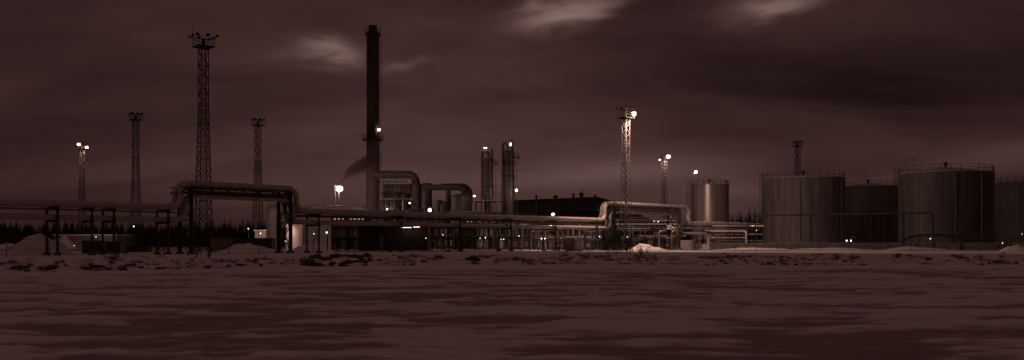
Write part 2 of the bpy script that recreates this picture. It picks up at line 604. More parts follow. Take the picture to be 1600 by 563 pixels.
def pipeline(name, label, pts, r, mat='clad_pipe', bend=1.6, seg=5.0, n=20, bands=True, group=None):
    base = pts[0].copy()
    t = thing(name, label, 'pipeline', base, group=group)
    pieces = fillet(pts, bend, 8)
    for kind, p in pieces:
        if kind == 's':
            a, b = p
            Ln = (b - a).length
            if Ln < 0.05:
                continue
            k = max(1, int(round(Ln / seg)))
            for i in range(k):
                m = MB()
                q0, q1 = a + (b - a) * (i / k), a + (b - a) * ((i + 1) / k)
                m.tube([q0, q1], r, n, caps=(i in (0, k - 1)))
                if bands:
                    dirn = (b - a).normalized()
                    m.tube([q0 - dirn * 0.0, q0 + dirn * 0.10], r * 1.035, n)
                    mid = (q0 + q1) / 2
                    if Ln / k > 3:
                        m.tube([mid, mid + dirn * 0.06], r * 1.018, n)
                m.build('pipe_section', mat, t)
        else:
            m = MB()
            m.tube(p, r * 1.01, n)
            if bands:
                for j in (2, 4, 6):
                    dv = (p[j + 1] - p[j]).normalized()
                    m.tube([p[j], p[j] + dv * 0.07], r * 1.035, n)
            m.build('elbow', mat, t)
    return t

Z1, Z2, Z3, Z4 = 7.70, 11.15, 5.95, 9.35
pipeline('pipeline', 'thick front upper pipe of the long rack, rising over two arches',
         [rk(-90, Z1), rk(283, Z1), rk(283, Z2), rk(463.5, Z2), rk(463.5, Z1), rk(945, Z1), rk(945, Z2 + .3), rk(1075.5, Z2 + .3), rk(1075.5, 7.45), rk(1196, 7.45)], 0.45)
pipeline('pipeline', 'second thick upper pipe running just behind the front one on the long rack',
         [rk(-95, Z1, 1.5), rk(283, Z1, 1.5), rk(283, Z2, 1.5), rk(461, Z2, 1.5), rk(461, Z1, 1.5), rk(949, Z1, 1.5), rk(949, Z2 + .3, 1.5), rk(1086, Z2 + .3, 1.5), rk(1086, 7.45, 1.5), rk(1196, 7.45, 1.5)], 0.45)
pipeline('pipeline', 'front lower pipe of the long rack, dipping inside both arches',
         [rk(-90, Z3), rk(291, Z3), rk(291, Z4), rk(457.5, Z4), rk(457.5, Z3), rk(953.5, Z3), rk(953.5, Z4 + .2), rk(1064, Z4 + .2), rk(1064, 5.0), rk(1107, 5.0), rk(1107, 1.2)], 0.33, bend=1.3)
pipeline('pipeline', 'back lower pipe of the long rack behind the front lower pipe',
         [rk(-95, Z3 - .1, 1.5), rk(293, Z3 - .1, 1.5), rk(293, Z4, 1.5), rk(455, Z4, 1.5), rk(455, Z3 - .1, 1.5), rk(956, Z3 - .1, 1.5), rk(956, Z4 + .2, 1.5), rk(1068, Z4 + .2, 1.5), rk(1068, 6.35, 1.5), rk(1196, 6.35, 1.5)], 0.27, bend=1.3)
pipeline('pipeline', 'thin dark pipe between the upper and lower pipes of the long rack, nearer one',
         [rk(-90, 6.95, -0.15), rk(279, 6.95, -0.15)], 0.11, 'steel_mid', 0.5, 8, 8, False)
pipeline('pipeline', 'thin dark pipe between the upper and lower pipes of the long rack, middle run',
         [rk(466, 6.85, 0.7), rk(941, 6.85, 0.7)], 0.13, 'steel_mid', 0.5, 8, 8, False)
pipeline('pipeline', 'slim pipe riding behind the middle run between the rack levels',
         [rk(468, 7.0, 2.1), rk(944, 7.0, 2.1)], 0.16, 'steel_mid', 0.5, 8, 8, False)
pipeline('pipeline', 'slim bare pipe carried under the truss of the left arch',
         [rk(298, 10.15, 0.75), rk(452, 10.15, 0.75)], 0.13, 'steel_mid', 0.5, 8, 8, False)
pipeline('pipeline', 'slim lit pipe between the two levels of the right arch',
         [rk(958, 10.5, 0.75), rk(1068, 10.5, 0.75), rk(1068, 8.0, 0.75)], 0.17, 'clad_pipe', 0.8, 8, 10, False)
# snow lying on the low run past the right arch
sn = MB()
p0, p1 = rk(1085, 7.45 + 0.36), rk(1190, 7.45 + 0.36)
k = 46
for i in range(k):
    if rnd.random() < 0.12:
        continue
    a = p0.lerp(p1, i / k); b = p0.lerp(p1, (i + 1.15) / k)
    h = 0.16 + 0.12 * rnd.random()
    a.z += h * 0.3; b.z += h * 0.3
    sn.tube([a, b], [h, h * rnd.uniform(0.7, 1.1)], 8)
tag(sn.build('snow_ridge', 'snow', None, rk(1085, 7.8)), 'ridge of bright snow lying on the pipe right of the arch', 'snow')

# trestles ------------------------------------------------------------
def trestle(px, label, top=Z1, w=0.28, back=2.6, two=True, low=Z3, group='single pipe trestles along the rack'):
    f0 = rk(px, 0, -0.55); b0 = rk(px, 0, back)
    zf, zb = gh(f0.x, f0.y), gh(b0.x, b0.y)
    t = thing('pipe_trestle', label, 'pipe support', (f0.x, f0.y, zf), group=group)
    MB().bar((f0.x, f0.y, zf - .3), (f0.x, f0.y, top - 0.5), w * 1.35, w).build('post', 'steel_dark', t)
    MB().box((f0.x, f0.y, zf + .12), (0.75, 0.75, 0.5), 0.7).build('footing', 'concrete_dark', t)
    if two:
        MB().bar((b0.x, b0.y, zb - .3), (b0.x, b0.y, top - 0.5), w * 1.1, w * .9).build('post', 'steel_dark', t)
        MB().box((b0.x, b0.y, zb + .12), (0.75, 0.75, 0.5), 0.7).build('footing', 'concrete_dark', t)
    for zz, r_ in ((top - 0.45 - .17, .34), (low - 0.33 - .17, .28)):
        a = rk(px, zz, -0.95); b = rk(px, zz, back + 0.25)
        MB().bar(a, b, 0.22, r_).build('crossbeam', 'steel_dark', t)
    for off in (0, 1.5):
        s = MB()
        c = rk(px, top - 0.45 - 0.02, off)
        s.box(c, (0.5, 0.35, 0.10), 0.85)
        s.build('saddle', 'steel_mid', t)
    return t
ords = [(87, 'near the bright snow heap at far left'), (175, 'beside the dark containers at left'),
        (260, 'just left of the left arch'), (495, 'right of the left arch, by the globe lamp'),
        (624, 'before the black flat building'), (716, 'before the domed pale vessel'), (795, 'below the taller column'),
        (865, 'below the half dome lamp'), (930, 'between the cabinet and the right arch')]
for px, where in ords:
    trestle(px, 'steel pipe trestle ' + where, w=0.25 if px < 500 else 0.26, group=None)
trestle(-20, 'steel pipe trestle at the left edge of the frame', group=None)
trestle(141, 'thin steel pipe trestle behind the dark containers', w=0.2, group=None, two=False, back=2.0)
for px in (1112, 1150, 1172, 1180):
    trestle(px, 'dark steel pipe trestle %s right of the right arch' % {1112: 'first', 1150: 'second', 1172: 'third', 1180: 'fourth'}[px], top=7.45, low=5.9, group=None)

def arch_tower(px0, px1, ztop, label, off0=-0.55, off1=2.6, panels=2, w=0.30):
    c = rk((px0 + px1) / 2, GZ)
    t = thing('arch_tower', label, 'pipe support', (c.x, c.y, GZ))
    corners = [rk(px0, 0, off0), rk(px1, 0, off0), rk(px1, 0, off1), rk(px0, 0, off1)]
    for q in corners:
        MB().bar((q.x, q.y, 0.7), (q.x, q.y, ztop), w).build('post', 'steel_dark', t)
        MB().box((q.x, q.y, GZ + .05), (0.8, 0.8, 0.5), 0.7).build('footing', 'concrete_dark', t)
    lev = [1.5 + (ztop - 1.8) * i / panels for i in range(panels + 1)]
    for i in range(4):
        a, b = corners[i], corners[(i + 1) % 4]
        br = MB()
        if i % 2 == 0:
            MB().bar((a.x, a.y, lev[0]), (b.x, b.y, lev[0]), 0.14).build('girt', 'steel_dark', t)
        for j in range(panels if i % 2 else 0):
            br.bar((a.x, a.y, lev[j]), (b.x, b.y, lev[j + 1]), 0.11)
            br.bar((b.x, b.y, lev[j]), (a.x, a.y, lev[j + 1]), 0.11)
        if br.v:
            br.build('cross_brace', 'steel_dark', t)
        for zz in lev[1:]:
            MB().bar((a.x, a.y, zz), (b.x, b.y, zz), 0.16).build('girt', 'steel_dark', t)
    return t
arch_tower(294.5, 297, 10.6, 'dark braced tower carrying the left end of the left pipe arch')
arch_tower(449.5, 452, 10.6, 'cross braced tower carrying the right end of the left pipe arch', panels=2)
arch_tower(956, 958, 10.9, 'narrow tower carrying the left end of the right pipe arch', panels=3, w=0.24)
arch_tower(1057, 1059.5, 10.9, 'narrow dark tower carrying the right end of the right pipe arch', panels=3, w=0.28)

def arch_truss(px0, px1, z0, z1, label, k):
    c = rk((px0 + px1) / 2, z0)
    t = thing('truss_bridge', label, 'truss', c)
    for off in (-0.5, 2.4):
        for zz in (z0, z1):
            MB().bar(rk(px0, zz, off), rk(px1, zz, off), 0.16).build('chord', 'steel_dark', t)
        A0, B0 = rk(px0, z0, off), rk(px1, z0, off)
        for i in range(k):
            w = MB()
            a = A0.lerp(B0, i / k); b = A0.lerp(B0, (i + 1) / k)
            up = Vector((0, 0, z1 - z0))
            if i % 2: w.bar(a + up, b, 0.09)
            else: w.bar(a, b + up, 0.09)
            w.bar(b, b + up, 0.08)
            w.build('web_member', 'steel_dark', t)
    for i in range(k + 1):
        for zz in (z0, ):
            a = rk(px0, zz - .1, -0.5).lerp(rk(px1, zz - .1, -0.5), i / k)
            b = rk(px0, zz - .1, 2.4).lerp(rk(px1, zz - .1, 2.4), i / k)
            MB().bar(a, b, 0.12).build('floor_beam', 'steel_dark', t)
    return t
arch_truss(280, 452, 9.85, 10.6, 'steel truss spanning the left pipe arch between its two pipe levels', 14)
arch_truss(947, 1061, 10.05, 10.85, 'steel truss spanning the right pipe arch between its two pipe levels', 12)

# ------------------------------------------------------------------ light masts
def mast(px, top_py, d, label, s_top, s_base, lit=(), rot=R(40), plat=3.2, power=7000, antenna=True, straight=0.30, dead=8, spread=.05, aim=(.15, -.2, -1), cone=160):
    H = Z(top_py, d) - GZ
    x = X(px, d)
    t = thing('light_mast', label, 'light mast', (x, d, gh(x, d)), 0, 'tall lattice light masts of the plant')
    o = Vector((x, d, 0))
    zp = GZ + H - 2.3        # platform floor
    zk = GZ + (zp - GZ) * (1 - straight)
    ca, sa = math.cos(rot), math.sin(rot)
    def corner(i, z):
        s = s_top if z >= zk else s_base + (s_top - s_base) * (z - GZ) / (zk - GZ)
        ix, iy = ((-1, -1), (1, -1), (1, 1), (-1, 1))[i % 4]
        return o + Vector(((ix * ca - iy * sa) * s / 2, (ix * sa + iy * ca) * s / 2, z))
    lw = 0.046 * s_base + 0.03
    levels = [GZ]
    z = GZ
    while z < zp - 0.5:
        s = s_top if z >= zk else s_base + (s_top - s_base) * (z - GZ) / (zk - GZ)
        z = min(z + s * 0.95, zp)
        levels.append(z)
    levels[-1] = zp
    for i in range(4):
        MB().tube([corner(i, GZ - .4), corner(i, zk), corner(i, zp + .1)], lw / 2 * 1.15, 6).build('leg', 'steel_dark' if not lit else 'mast_steel', t)
        b = MB()
        for j in range(len(levels) - 1):
            p, q = levels[j], levels[j + 1]
            if (j + i) % 2: b.bar(corner(i, p), corner(i + 1, q), lw * .62)
            else: b.bar(corner(i + 1, p), corner(i, q), lw * .62)
            if s_base > 2.0 and j < len(levels) * 0.62:
                if (j + i) % 2: b.bar(corner(i + 1, p), corner(i, q), lw * .5)
                else: b.bar(corner(i, p), corner(i + 1, q), lw * .5)
            if j % 4 == 0: b.bar(corner(i, p), corner(i + 1, p), lw * .6)
        b.build('lattice', 'steel_dark' if not lit else 'mast_steel', t)
    ld = MB()
    for e in (-.2, .2):
        ld.bar(o + Vector((e * ca, e * sa, GZ)), o + Vector((e * ca, e * sa, zp)), 0.05)
    for k in range(int((zp - GZ) / 0.6)):
        ld.bar(o + Vector((-.2 * ca, -.2 * sa, GZ + .3 + k * .6)), o + Vector((.2 * ca, .2 * sa, GZ + .3 + k * .6)), 0.035)
    ld.build('ladder', 'steel_dark', t)
    pf = MB(); pf.box((x, d, zp + 0.12), (plat, plat, 0.22), rot)
    pf.build('platform', 'paint_black', t)
    rl = MB()
    cs = []
    for ix, iy in ((-1, -1), (1, -1), (1, 1), (-1, 1)):
        cs.append(o + Vector(((ix * ca - iy * sa) * plat * .49, (ix * sa + iy * ca) * plat * .49, zp + .2)))
    for i in range(4):
        a, b = cs[i], cs[(i + 1) % 4]
        for f in (0, .5):
            q = a.lerp(b, f); rl.bar(q, q + Vector((0, 0, 1.25)), 0.07)
        for h in (0.62, 1.25):
            rl.bar(a + Vector((0, 0, h)), b + Vector((0, 0, h)), 0.06)
    rl.build('railing', 'paint_black' , t)
    ring = MB()
    for i in range(4):
        q = cs[i]
        out = (q - o); out.z = 0; out.normalize()
        ring.bar(q, q + Vector((0, 0, 1.9)), 0.09)
        ring.bar(q + Vector((0, 0, 1.55)), q + out * (spread + .1) + Vector((0, 0, 1.95)), 0.10)
        ring.bar(q + Vector((0, 0, 1.7)), cs[(i + 1) % 4] + Vector((0, 0, 1.7)), 0.09)
    cb = o + Vector((0, 0, zp + .2)); ring.bar(cb, cb + Vector((0, 0, 1.5)), 0.55)
    ring.build('lamp_frame', 'paint_black', t)
    # floodlights: two per side, facing outwards and down
    spots = []
    for i in range(4):
        a, b = cs[i], cs[(i + 1) % 4]
        for f in (0.0, 0.5):
            spots.append(a.lerp(b, f))
    for i, q in enumerate(spots[:dead]):
        out = (q - o); out.z = 0; out.normalize()
        c = q + out * spread + Vector((0, 0, 1.8 + 0.06 * ((i * 7) % 3)))
        side = Vector((-out.y, out.x, 0))
        dn = (out * 0.45 + Vector((0, 0, -0.9))).normalized()
        up = side.cross(dn)
        hb = MB()
        vs = []
        for s_, dd in ((0.30, 0.0), (0.16, -0.34)):
            for a_, b_ in ((-1, -1), (1, -1), (1, 1), (-1, 1)):
                vs.append(c + side * a_ * s_ * 1.25 + up * b_ * s_ * .85 + dn * dd)
        hb.add(vs, [(0, 1, 2, 3), (7, 6, 5, 4), (0, 4, 5, 1), (1, 5, 6, 2), (2, 6, 7, 3), (3, 7, 4, 0)])
        h = hb.build('floodlight', 'paint_black', t)
    for (dx, dy, dz, r_, pw) in lit:
        # lit flood: a hooded head facing the yard
        c = Vector((x + dx, d - plat * .45 + dy, zp + dz))
        hd = MB(); hd.box(c + Vector((0, .15, r_ + .12)), (r_ * 2.6, .9, .16)); hd.bar(c + Vector((0, .2, r_ + .1)), (x, d, c.z + .4), .09)
        h = hd.build('floodlight', 'steel_dark', t); h['label'] = 'lit floodlight head'
        ln = MB(); ln.ball(c, r_, 10, 0.75); ln.build('lens', 'lamp_lens', h)
        lamp_light(c, pw * .09, t, r_ * 1.01)
        lamp_light(c, pw, t, r_ * 1.01, spot=(aim, cone))
    if antenna:
        a = cs[3] if antenna is True else cs[antenna]
        MB().tube([a + Vector((0, 0, .2)), a + Vector((0, 0, 5.2))], [0.05, 0.025], 6).build('antenna', 'steel_dark', t)
    return t
mast(318, 56, 190, 'tallest dark lattice light mast, standing behind the left pipe arch', 1.45, 2.75, antenna=3, spread=.6)
mast(212, 177, 310, 'dark lattice light mast second from the left, antenna on its right', 1.6, 2.9, antenna=1)
mast(403, 186, 325, 'dark lattice light mast seen through the right half of the left pipe arch', 1.6, 2.9, antenna=None)
mast(128, 224, 400, 'lattice light mast at far left with two lit floodlights', 1.6, 2.9, lit=((-.4, -.6, 1.6, .6, 4500), (2.7, -.3, .4, .55, 4500)), antenna=None, dead=4)
mast(978, 169, 213, 'lattice light mast with one lit floodlight, before the right pipe arch', 1.15, 2.1, lit=((1.4, -1.7, .5, .42, 29000),), plat=2.7, antenna=3, aim=(.5, .25, -1), cone=150)
mast(1038, 241, 430, 'lattice light mast with a glaring floodlight behind the right pipe arch', 1.6, 2.9, lit=((1.5, -.5, 1.0, .85, 13000), (-2.2, -.3, -.4, .35, 2500)), antenna=None, dead=5, plat=2.8)
mast(1246, 221, 400, 'unlit lattice light mast rising behind the left big storage tank', 1.6, 2.9, antenna=0)

# ------------------------------------------------------------------ storage tanks
def rail_ring(m, c, r, z, n, h=1.15, bar_=0.05):
    pts = [Vector((c[0] + r * math.cos(2 * math.pi * i / n), c[1] + r * math.sin(2 * math.pi * i / n), z)) for i in range(n)]
    for i in range(n):
        a, b = pts[i], pts[(i + 1) % n]
        m.bar(a, a + Vector((0, 0, h)), bar_ * 1.3)
        for hh in (h * .5, h):
            m.bar(a + Vector((0, 0, hh)), b + Vector((0, 0, hh)), bar_)
_panel_cache = {}
def tank(px, d, rad, top_py, zbase, label, mats, courses=3, npan=52, ladder=None, roof_h=1.0, vent=True, rail=True, downpipes=(), lamp=None, group=None, railn=30):
    cx, cy = X(px, d), d
    zt = Z(top_py, d)
    t = thing('storage_tank', label, 'tank', (cx, cy, zbase), group=group)
    H = zt - zbase
    MB().lathe([(rad * .994, 0), (rad * .994, H)], (cx, cy, zbase), 96).build('inner_shell', mats[0], t)
    ch = H / courses
    if not npan:
        for c in range(courses):
            MB().lathe([(rad, c * ch + .015), (rad, (c + 1) * ch - .015)], (cx, cy, zbase), 96).build('shell_course', mats[0], t)
        courses = 0
    da = 2 * math.pi / max(1, npan)
    for c in range(courses):
        key = (round(rad, 2), round(ch, 3), npan)
        if key not in _panel_cache:
            _panel_cache[key] = {}
        for k in range(npan):
            mt = mats[(k * 7 + c + (k * k) % 3) % len(mats)]
            a0 = k * da
            pc = _panel_cache[key]
            if mt not in pc:
                m = MB()
                vs = []
                nn = 4
                e = 0.008 / rad
                for i in range(nn + 1):
                    a = e + (da - 2 * e) * i / nn
                    for zz, rr in ((0.012, rad), (ch - 0.012, rad)):
                        vs.append((rr * math.cos(a), rr * math.sin(a), zz))
                fs = []
                for i in range(nn):
                    fs.append((i * 2, (i + 1) * 2, (i + 1) * 2 + 1, i * 2 + 1))
                m.add(vs, fs, True)
                o = m.build('cladding_panel', mt, t, origin=(0, 0, 0))
                pc[mt] = o.data
            else:
                o = bpy.data.objects.new('cladding_panel', pc[mt])
                COL.objects.link(o); o.parent = t
            o.location = (0, 0, c * ch)
            o.rotation_euler = (0, 0, a0)
    rf = MB().lathe([(rad * 1.012, -0.05), (rad * 1.012, 0.12), (rad * .98, 0.16), (rad * .6, roof_h * .55), (rad * .2, roof_h * .93), (0.001, roof_h)], (cx, cy, zt), 72).build('roof', 'concrete', t)
    if vent:
        v = MB(); v.lathe([(.35, 0), (.35, .9), (.6, .95), (.6, 1.25), (.05, 1.5)], (cx, cy, zt + roof_h - .1), 12)
        v.tube([(cx + 1.2, cy, zt + roof_h - .2), (cx + 1.2, cy, zt + roof_h + 1.0)], .09, 6)
        v.build('roof_vent', 'steel_dark', rf)
    if rail:
        m = MB(); rail_ring(m, (cx, cy), rad * .985, zt + .12, railn, 1.55, 0.07)
        m.build('railing', 'steel_dark', t)
    if ladder is not None:
        a = ladder
        ox = Vector((math.cos(a), math.sin(a), 0)); sd = Vector((-math.sin(a), math.cos(a), 0))
        b0 = Vector((cx, cy, 0)) + ox * (rad + .55)
        m = MB()
        for e in (-.42, .42):
            m.bar(b0 + sd * e + Vector((0, 0, zbase)), b0 + sd * e + Vector((0, 0, zt + 1.7)), .07)
        for k in range(int(H / .45)):
            zz = zbase + .4 + k * .45
            m.bar(b0 - sd * .42 + Vector((0, 0, zz)), b0 + sd * .42 + Vector((0, 0, zz)), .04)
        for k in range(int(H / 1.6)):       # cage hoops
            zz = zbase + 3 + k * 1.6
            if zz > zt + 1.6: break
            h = [b0 + sd * (.42 * math.cos(q)) + ox * (.85 * math.sin(q)) + Vector((0, 0, zz)) for q in [math.pi * i / 6 for i in range(7)]]
            for q0, q1 in zip(h[:-1], h[1:]): m.bar(q0, q1, .05)
        for q in (0.25, 0.5, 0.75):
            e = b0 + sd * (.42 * math.cos(math.pi * q)) + ox * (.85 * math.sin(math.pi * q))
            m.bar(e + Vector((0, 0, zbase + 3)), e + Vector((0, 0, zt + 1.7)), .045)
        m.build('ladder', 'steel_dark', t)
    for (ang, r_, z0, z1) in downpipes:
        ox = Vector((math.cos(ang), math.sin(ang), 0))
        q = Vector((cx, cy, 0)) + ox * (rad + r_ + .1)
        m = MB()
        m.tube(smooth_path([q - ox * (r_ + .4) + Vector((0, 0, z1)), q + Vector((0, 0, z1)), q + Vector((0, 0, z0))], .3, 4), r_, 8)
        m.build('downpipe', 'steel_mid', t)
    if lamp:
        lamp_on_tank(t, cx, cy, zt, rad, *lamp)
    return t
def lamp_on_tank(t, cx, cy, zt, rad, ang, h, lit, power):
    q = Vector((cx + rad * .98 * math.cos(ang), cy + rad * .98 * math.sin(ang), zt))
    m = MB(); m.tube([q, q + Vector((0, 0, h))], .06, 6)
    if not lit:
        m.tube(smooth_path([q + Vector((0, 0, h - .1)), q + Vector((0, 0, h)), q + Vector((1.2, -.3, h + .15))], .3), .05, 6)
        m.box(q + Vector((1.4, -.3, h + .12)), (.7, .3, .16))
    p = m.build('lamp_post', 'steel_mid', t)
    if lit:
        MB().ball(q + Vector((.55, -.4, h + .2)), .44, 10).build('lamp_globe', 'lamp_lens', p)
        lamp_light(q + Vector((.55, -.4, h + .2)), power, t, .445)

A = ['clad_tank_a', 'clad_tank_b', 'clad_tank_c']
D_ = ['clad_dark_a', 'clad_dark_b', 'clad_dark_c']
fr = -math.pi / 2
tank(1255, 265, 10.75, 280, YARD_Z, 'large storage tank with a lit left flank, leftmost of the big tanks', A, ladder=math.pi + .1,
     downpipes=((fr - .36, .13, 3.4, 19.0), (fr + .78, .10, 3.4, 19.4)), roof_h=.9, lamp=(math.pi + .25, 3.6, False, 0))
tank(1356, 330, 9.9, 292.5, YARD_Z, 'storage tank half hidden between the two largest tanks', ['clad_dark_c'], npan=48,
     downpipes=((fr - .35, .22, 3.4, 20.6), (fr + .1, .12, 3.4, 20.8)), roof_h=1.2)
tank(1477.5, 235, 10.55, 272, YARD_Z, 'largest dark storage tank with a tall rail, towards the right edge', D_, ladder=math.pi - .1,
     downpipes=((fr - .22, .10, 3.4, 18.7), (fr + .36, .12, 3.4, 18.8)), roof_h=1.5, lamp=(math.pi + .2, 3.2, False, 0))
tank(1602, 312, 11.2, 287, YARD_Z, 'storage tank cut by the right edge of the frame', A, npan=48,
     downpipes=((fr - .1, .16, 3.4, 20.6),), roof_h=1.4)
tank(1108, 300, 5.45, 289.6, GZ, 'bright metal clad tank beside the lamp globe, right of the arch', ['clad_bright'], courses=6, npan=0, ladder=math.pi + .05,
     downpipes=((0.12, .34, 2.0, 21.3),), roof_h=.5, lamp=(math.pi + .35, 3.7, True, 900), railn=18)

# plain cylinders with flat tops (left group)
def small_tank(px, d, rad, top_py, label, mat, n=48, rail=True, roof='paint_pale', dome=.6, bands=4, base=GZ, group=None, cat='tank', name='vertical_tank'):
    cx, cy = X(px, d), d
    zt = Z(top_py, d)
    t = thing(name, label, cat, (cx, cy, base), group=group)
    H = zt - base
    for k in range(bands):
        MB().lathe([(rad, k * H / bands + .02), (rad, (k + 1) * H / bands - .02)], (cx, cy, base), n).build('shell_course', mat, t)
    rf = MB().lathe([(rad * 1.01, 0), (rad * 1.01, .1), (rad * .6, dome * .7), (0.001, dome)], (cx, cy, zt), n).build('roof', roof, t)
    if rail:
        m = MB(); rail_ring(m, (cx, cy), rad * .97, zt + .08, max(8, int(rad * 2.6)), 1.2, .05)
        m.build('railing', 'steel_dark', t)
    return t
small_tank(425, 232, 1.05, 327, 'slim pale upright silo beside the left arch tower', 'paint_pale', 32, True, bands=5, name='silo', cat='silo')
small_tank(461, 215, 1.9, 352, 'squat tank behind the braced arch tower', 'paint_pale', 40, False, bands=2)
small_tank(526, 262, 8.2, 328, 'wide low tank with a railed snowy roof, left of the chimney', 'paint_pale', 72, True, 'snow', 1.3, 3)
small_tank(484, 235, 1.7, 349, 'narrow lit tank behind the first trestle right of the left arch', 'paint_pale', 36, False, bands=2)

# ------------------------------------------------------------------ chimney
def chimney():
    d = 310; cx = X(582.5, d); cy = d
    t = thing('chimney', 'tall dark factory chimney with two railed platforms', 'chimney', (cx, cy, GZ))
    zt = Z(52, d); zp = Z(218, d)
    r = 1.95
    MB().lathe([(r * 1.03, 0), (r * 1.03, zp - GZ)], (cx, cy, GZ), 40).build('lower_shaft', 'chimney_lower', t)
    seg = 7
    for k in range(seg):
        h = (zt - zp) / seg
        MB().lathe([(r, k * h + .02), (r, (k + 1) * h - .02)], (cx, cy, zp), 40).build('shaft_section', 'chimney_steel', t)
    MB().lathe([(r, 0), (r * .72, .6), (r * .66, 2.1), (r * .70, 2.2), (r * .70, 2.35), (r * .55, 2.35), (r * .55, 1.0)], (cx, cy, zt), 32).build('top_cone', 'chimney_steel', t)
    for zz, rr, nn, nm in ((zt - .4, 2.5, 14, 'upper_platform'), (zp, 3.35, 18, 'lower_platform')):
        m = MB(); m.lathe([(r, -.18), (rr, -.18), (rr, .0), (r, .0)], (cx, cy, zz), 32)
        for k in range(8):
            a = k * math.pi / 4
            m.bar((cx + r * math.cos(a), cy + r * math.sin(a), zz - 1.0), (cx + rr * .95 * math.cos(a), cy + rr * .95 * math.sin(a), zz - .15), .09)
        pl = m.build(nm, 'steel_dark', t)
        m = MB(); rail_ring(m, (cx, cy), rr * .98, zz, nn, 1.35 if nn > 15 else 1.6, .06); m.build('railing', 'steel_dark', pl)
    m = MB()
    for e in (-.25, .25):
        m.bar((cx + r + .35, cy + e - .4, GZ), (cx + r + .35, cy + e - .4, zt), .06)
    for k in range(int((zt - GZ) / .9)):
        zz = GZ + .5 + k * .9
        m.bar((cx + r + .35, cy - .65, zz), (cx + r + .35, cy - .15, zz), .05)
        if k % 2 == 0:
            m.bar((cx + r - .1, cy - .4, zz), (cx + r + .75, cy - .4, zz), .06)
    m.bar((cx + r + .75, cy - .4, GZ + 3), (cx + r + .75, cy - .4, zt), .05)
    m.build('ladder', 'steel_dark', t)
    m = MB(); q = Vector((cx + r + .2, cy - 1.1, zp))
    m.tube([q, q + Vector((0, 0, 2.6))], .06, 6); p = m.build('lamp_post', 'steel_mid', t)
    MB().ball(q + Vector((0, -.1, 2.9)), .36, 10).build('lamp_globe', 'lamp_lens', p)
    lamp_light(q + Vector((0, -.1, 2.9)), 45, t, .365)
chimney()

# ------------------------------------------------------------------ boiler ducts and vessels
def vessel(name, label, px, d, rad, top_py, mat, base=GZ, dome=.5, n=36, bands=3, cat='vessel'):
    cx, cy = X(px, d), d
    zt = Z(top_py, d)
    t = thing(name, label, cat, (cx, cy, base))
    H = zt - base - dome
    for k in range(bands):
        MB().lathe([(rad, k * H / bands), (rad, (k + 1) * H / bands - .12), (rad * 1.03, (k + 1) * H / bands - .1), (rad * 1.03, (k + 1) * H / bands)], (cx, cy, base), n).build('shell_course', mat, t)
    MB().lathe([(rad * math.cos(q), dome * math.sin(q)) for q in [math.pi / 2 * i / 8 for i in range(8)]] + [(.001, dome)], (cx, cy, base + H), n, True, True).build('dome', mat, t)
    return t
def duct(label, pts, r, mat='duct', bend=2.2, seg=4.0, n=24):
    t = thing('duct', label, 'duct', pts[0])
    for kind, p in fillet(pts, bend, 9):
        if kind == 's':
            a, b = p; Ln = (b - a).length
            if Ln < .05: continue
            k = max(1, int(round(Ln / seg)))
            for i in range(k):
                q0, q1 = a.lerp(b, i / k), a.lerp(b, (i + 1) / k)
                m = MB(); m.tube([q0, q1], r, n, caps=(i in (0, k - 1)))
                dn = (b - a).normalized(); m.tube([q0, q0 + dn * .14], r * 1.06, n)
                m.build('duct_section', mat, t)
        else:
            MB().tube(p, r * 1.01, n).build('duct_elbow', mat, t)
    return t
d0 = 305
duct('fat flue duct leaving the chimney and bending down at right',
     [P(584, 273, 308), P(650, 273, d0), P(650, 326, d0), P(650, 345, d0)], 1.22, bend=2.6)
vessel('flue_vessel', 'upright flue vessel right under the bend of the fat duct', 650, d0, 1.75, 286, 'duct', dome=.5, n=32)
vessel('flue_vessel', 'shorter flue vessel right of the duct bend, above a lit lamp', 667, d0 - 3, 1.6, 286, 'duct', dome=.4, n=32)
m = MB()
hv = thing('heat_exchanger', 'horizontal drum on a steel frame below the fat duct', 'vessel', P(618, 303, d0))
pts = [P(600, 295.5, d0), P(642, 295.5, d0)]
MB().tube(pts, 1.45, 28).build('drum', 'duct', hv)
for px in (600, 612, 626, 640):
    MB().tube([P(px, 295.5, d0), P(px + 1.1, 295.5, d0)], 1.56, 28).build('flange', 'duct', hv)
# steel frame under the drum
fr_ = thing('steel_frame', 'open steel frame with cross braces between chimney and flue vessel', 'steel frame', (X(615, d0), d0, GZ))
for dd in (d0 - 3.0, d0 + 3.0):
    for px in (592, 599, 607, 620, 634):
        a = P(px, 284, dd); MB().bar((a.x, a.y, GZ), a, .22).build('column', 'steel_dark', fr_)
    for py in (284, 305, 316, 330):
        MB().bar(P(590, py, dd), P(637, py, dd), .2).build('beam', 'steel_dark', fr_)
    for p0_, p1_ in ((599, 607), (607, 620), (620, 634)):
        b = MB(); b.bar(P(p0_, 306, dd), P(p1_, 330, dd), .13); b.bar(P(p1_, 306, dd), P(p0_, 330, dd), .13)
        b.build('cross_brace', 'steel_mid', fr_)
for py in (284, 305, 316):
    for px in (592, 607, 634):
        MB().bar(P(px, py, d0 - 3), P(px, py, d0 + 3), .18).build('beam', 'steel_dark', fr_)
m = MB()
for k in range(9):
    q = P(591 + k * 5.6, 284, d0 - 3); m.bar(q, q + Vector((0, 0, 1.2)), .06)
m.bar(P(591, 278, d0 - 3), P(636, 278, d0 - 3), .06); m.bar(P(591, 281, d0 - 3), P(636, 281, d0 - 3), .05)
m.build('railing', 'steel_mid', fr_)
for px in (603, 611, 616, 629):
    MB().tube([P(px, 303, d0 - 2), P(px, 330, d0 - 2)], .16, 8).build('riser', 'galvanised', fr_)
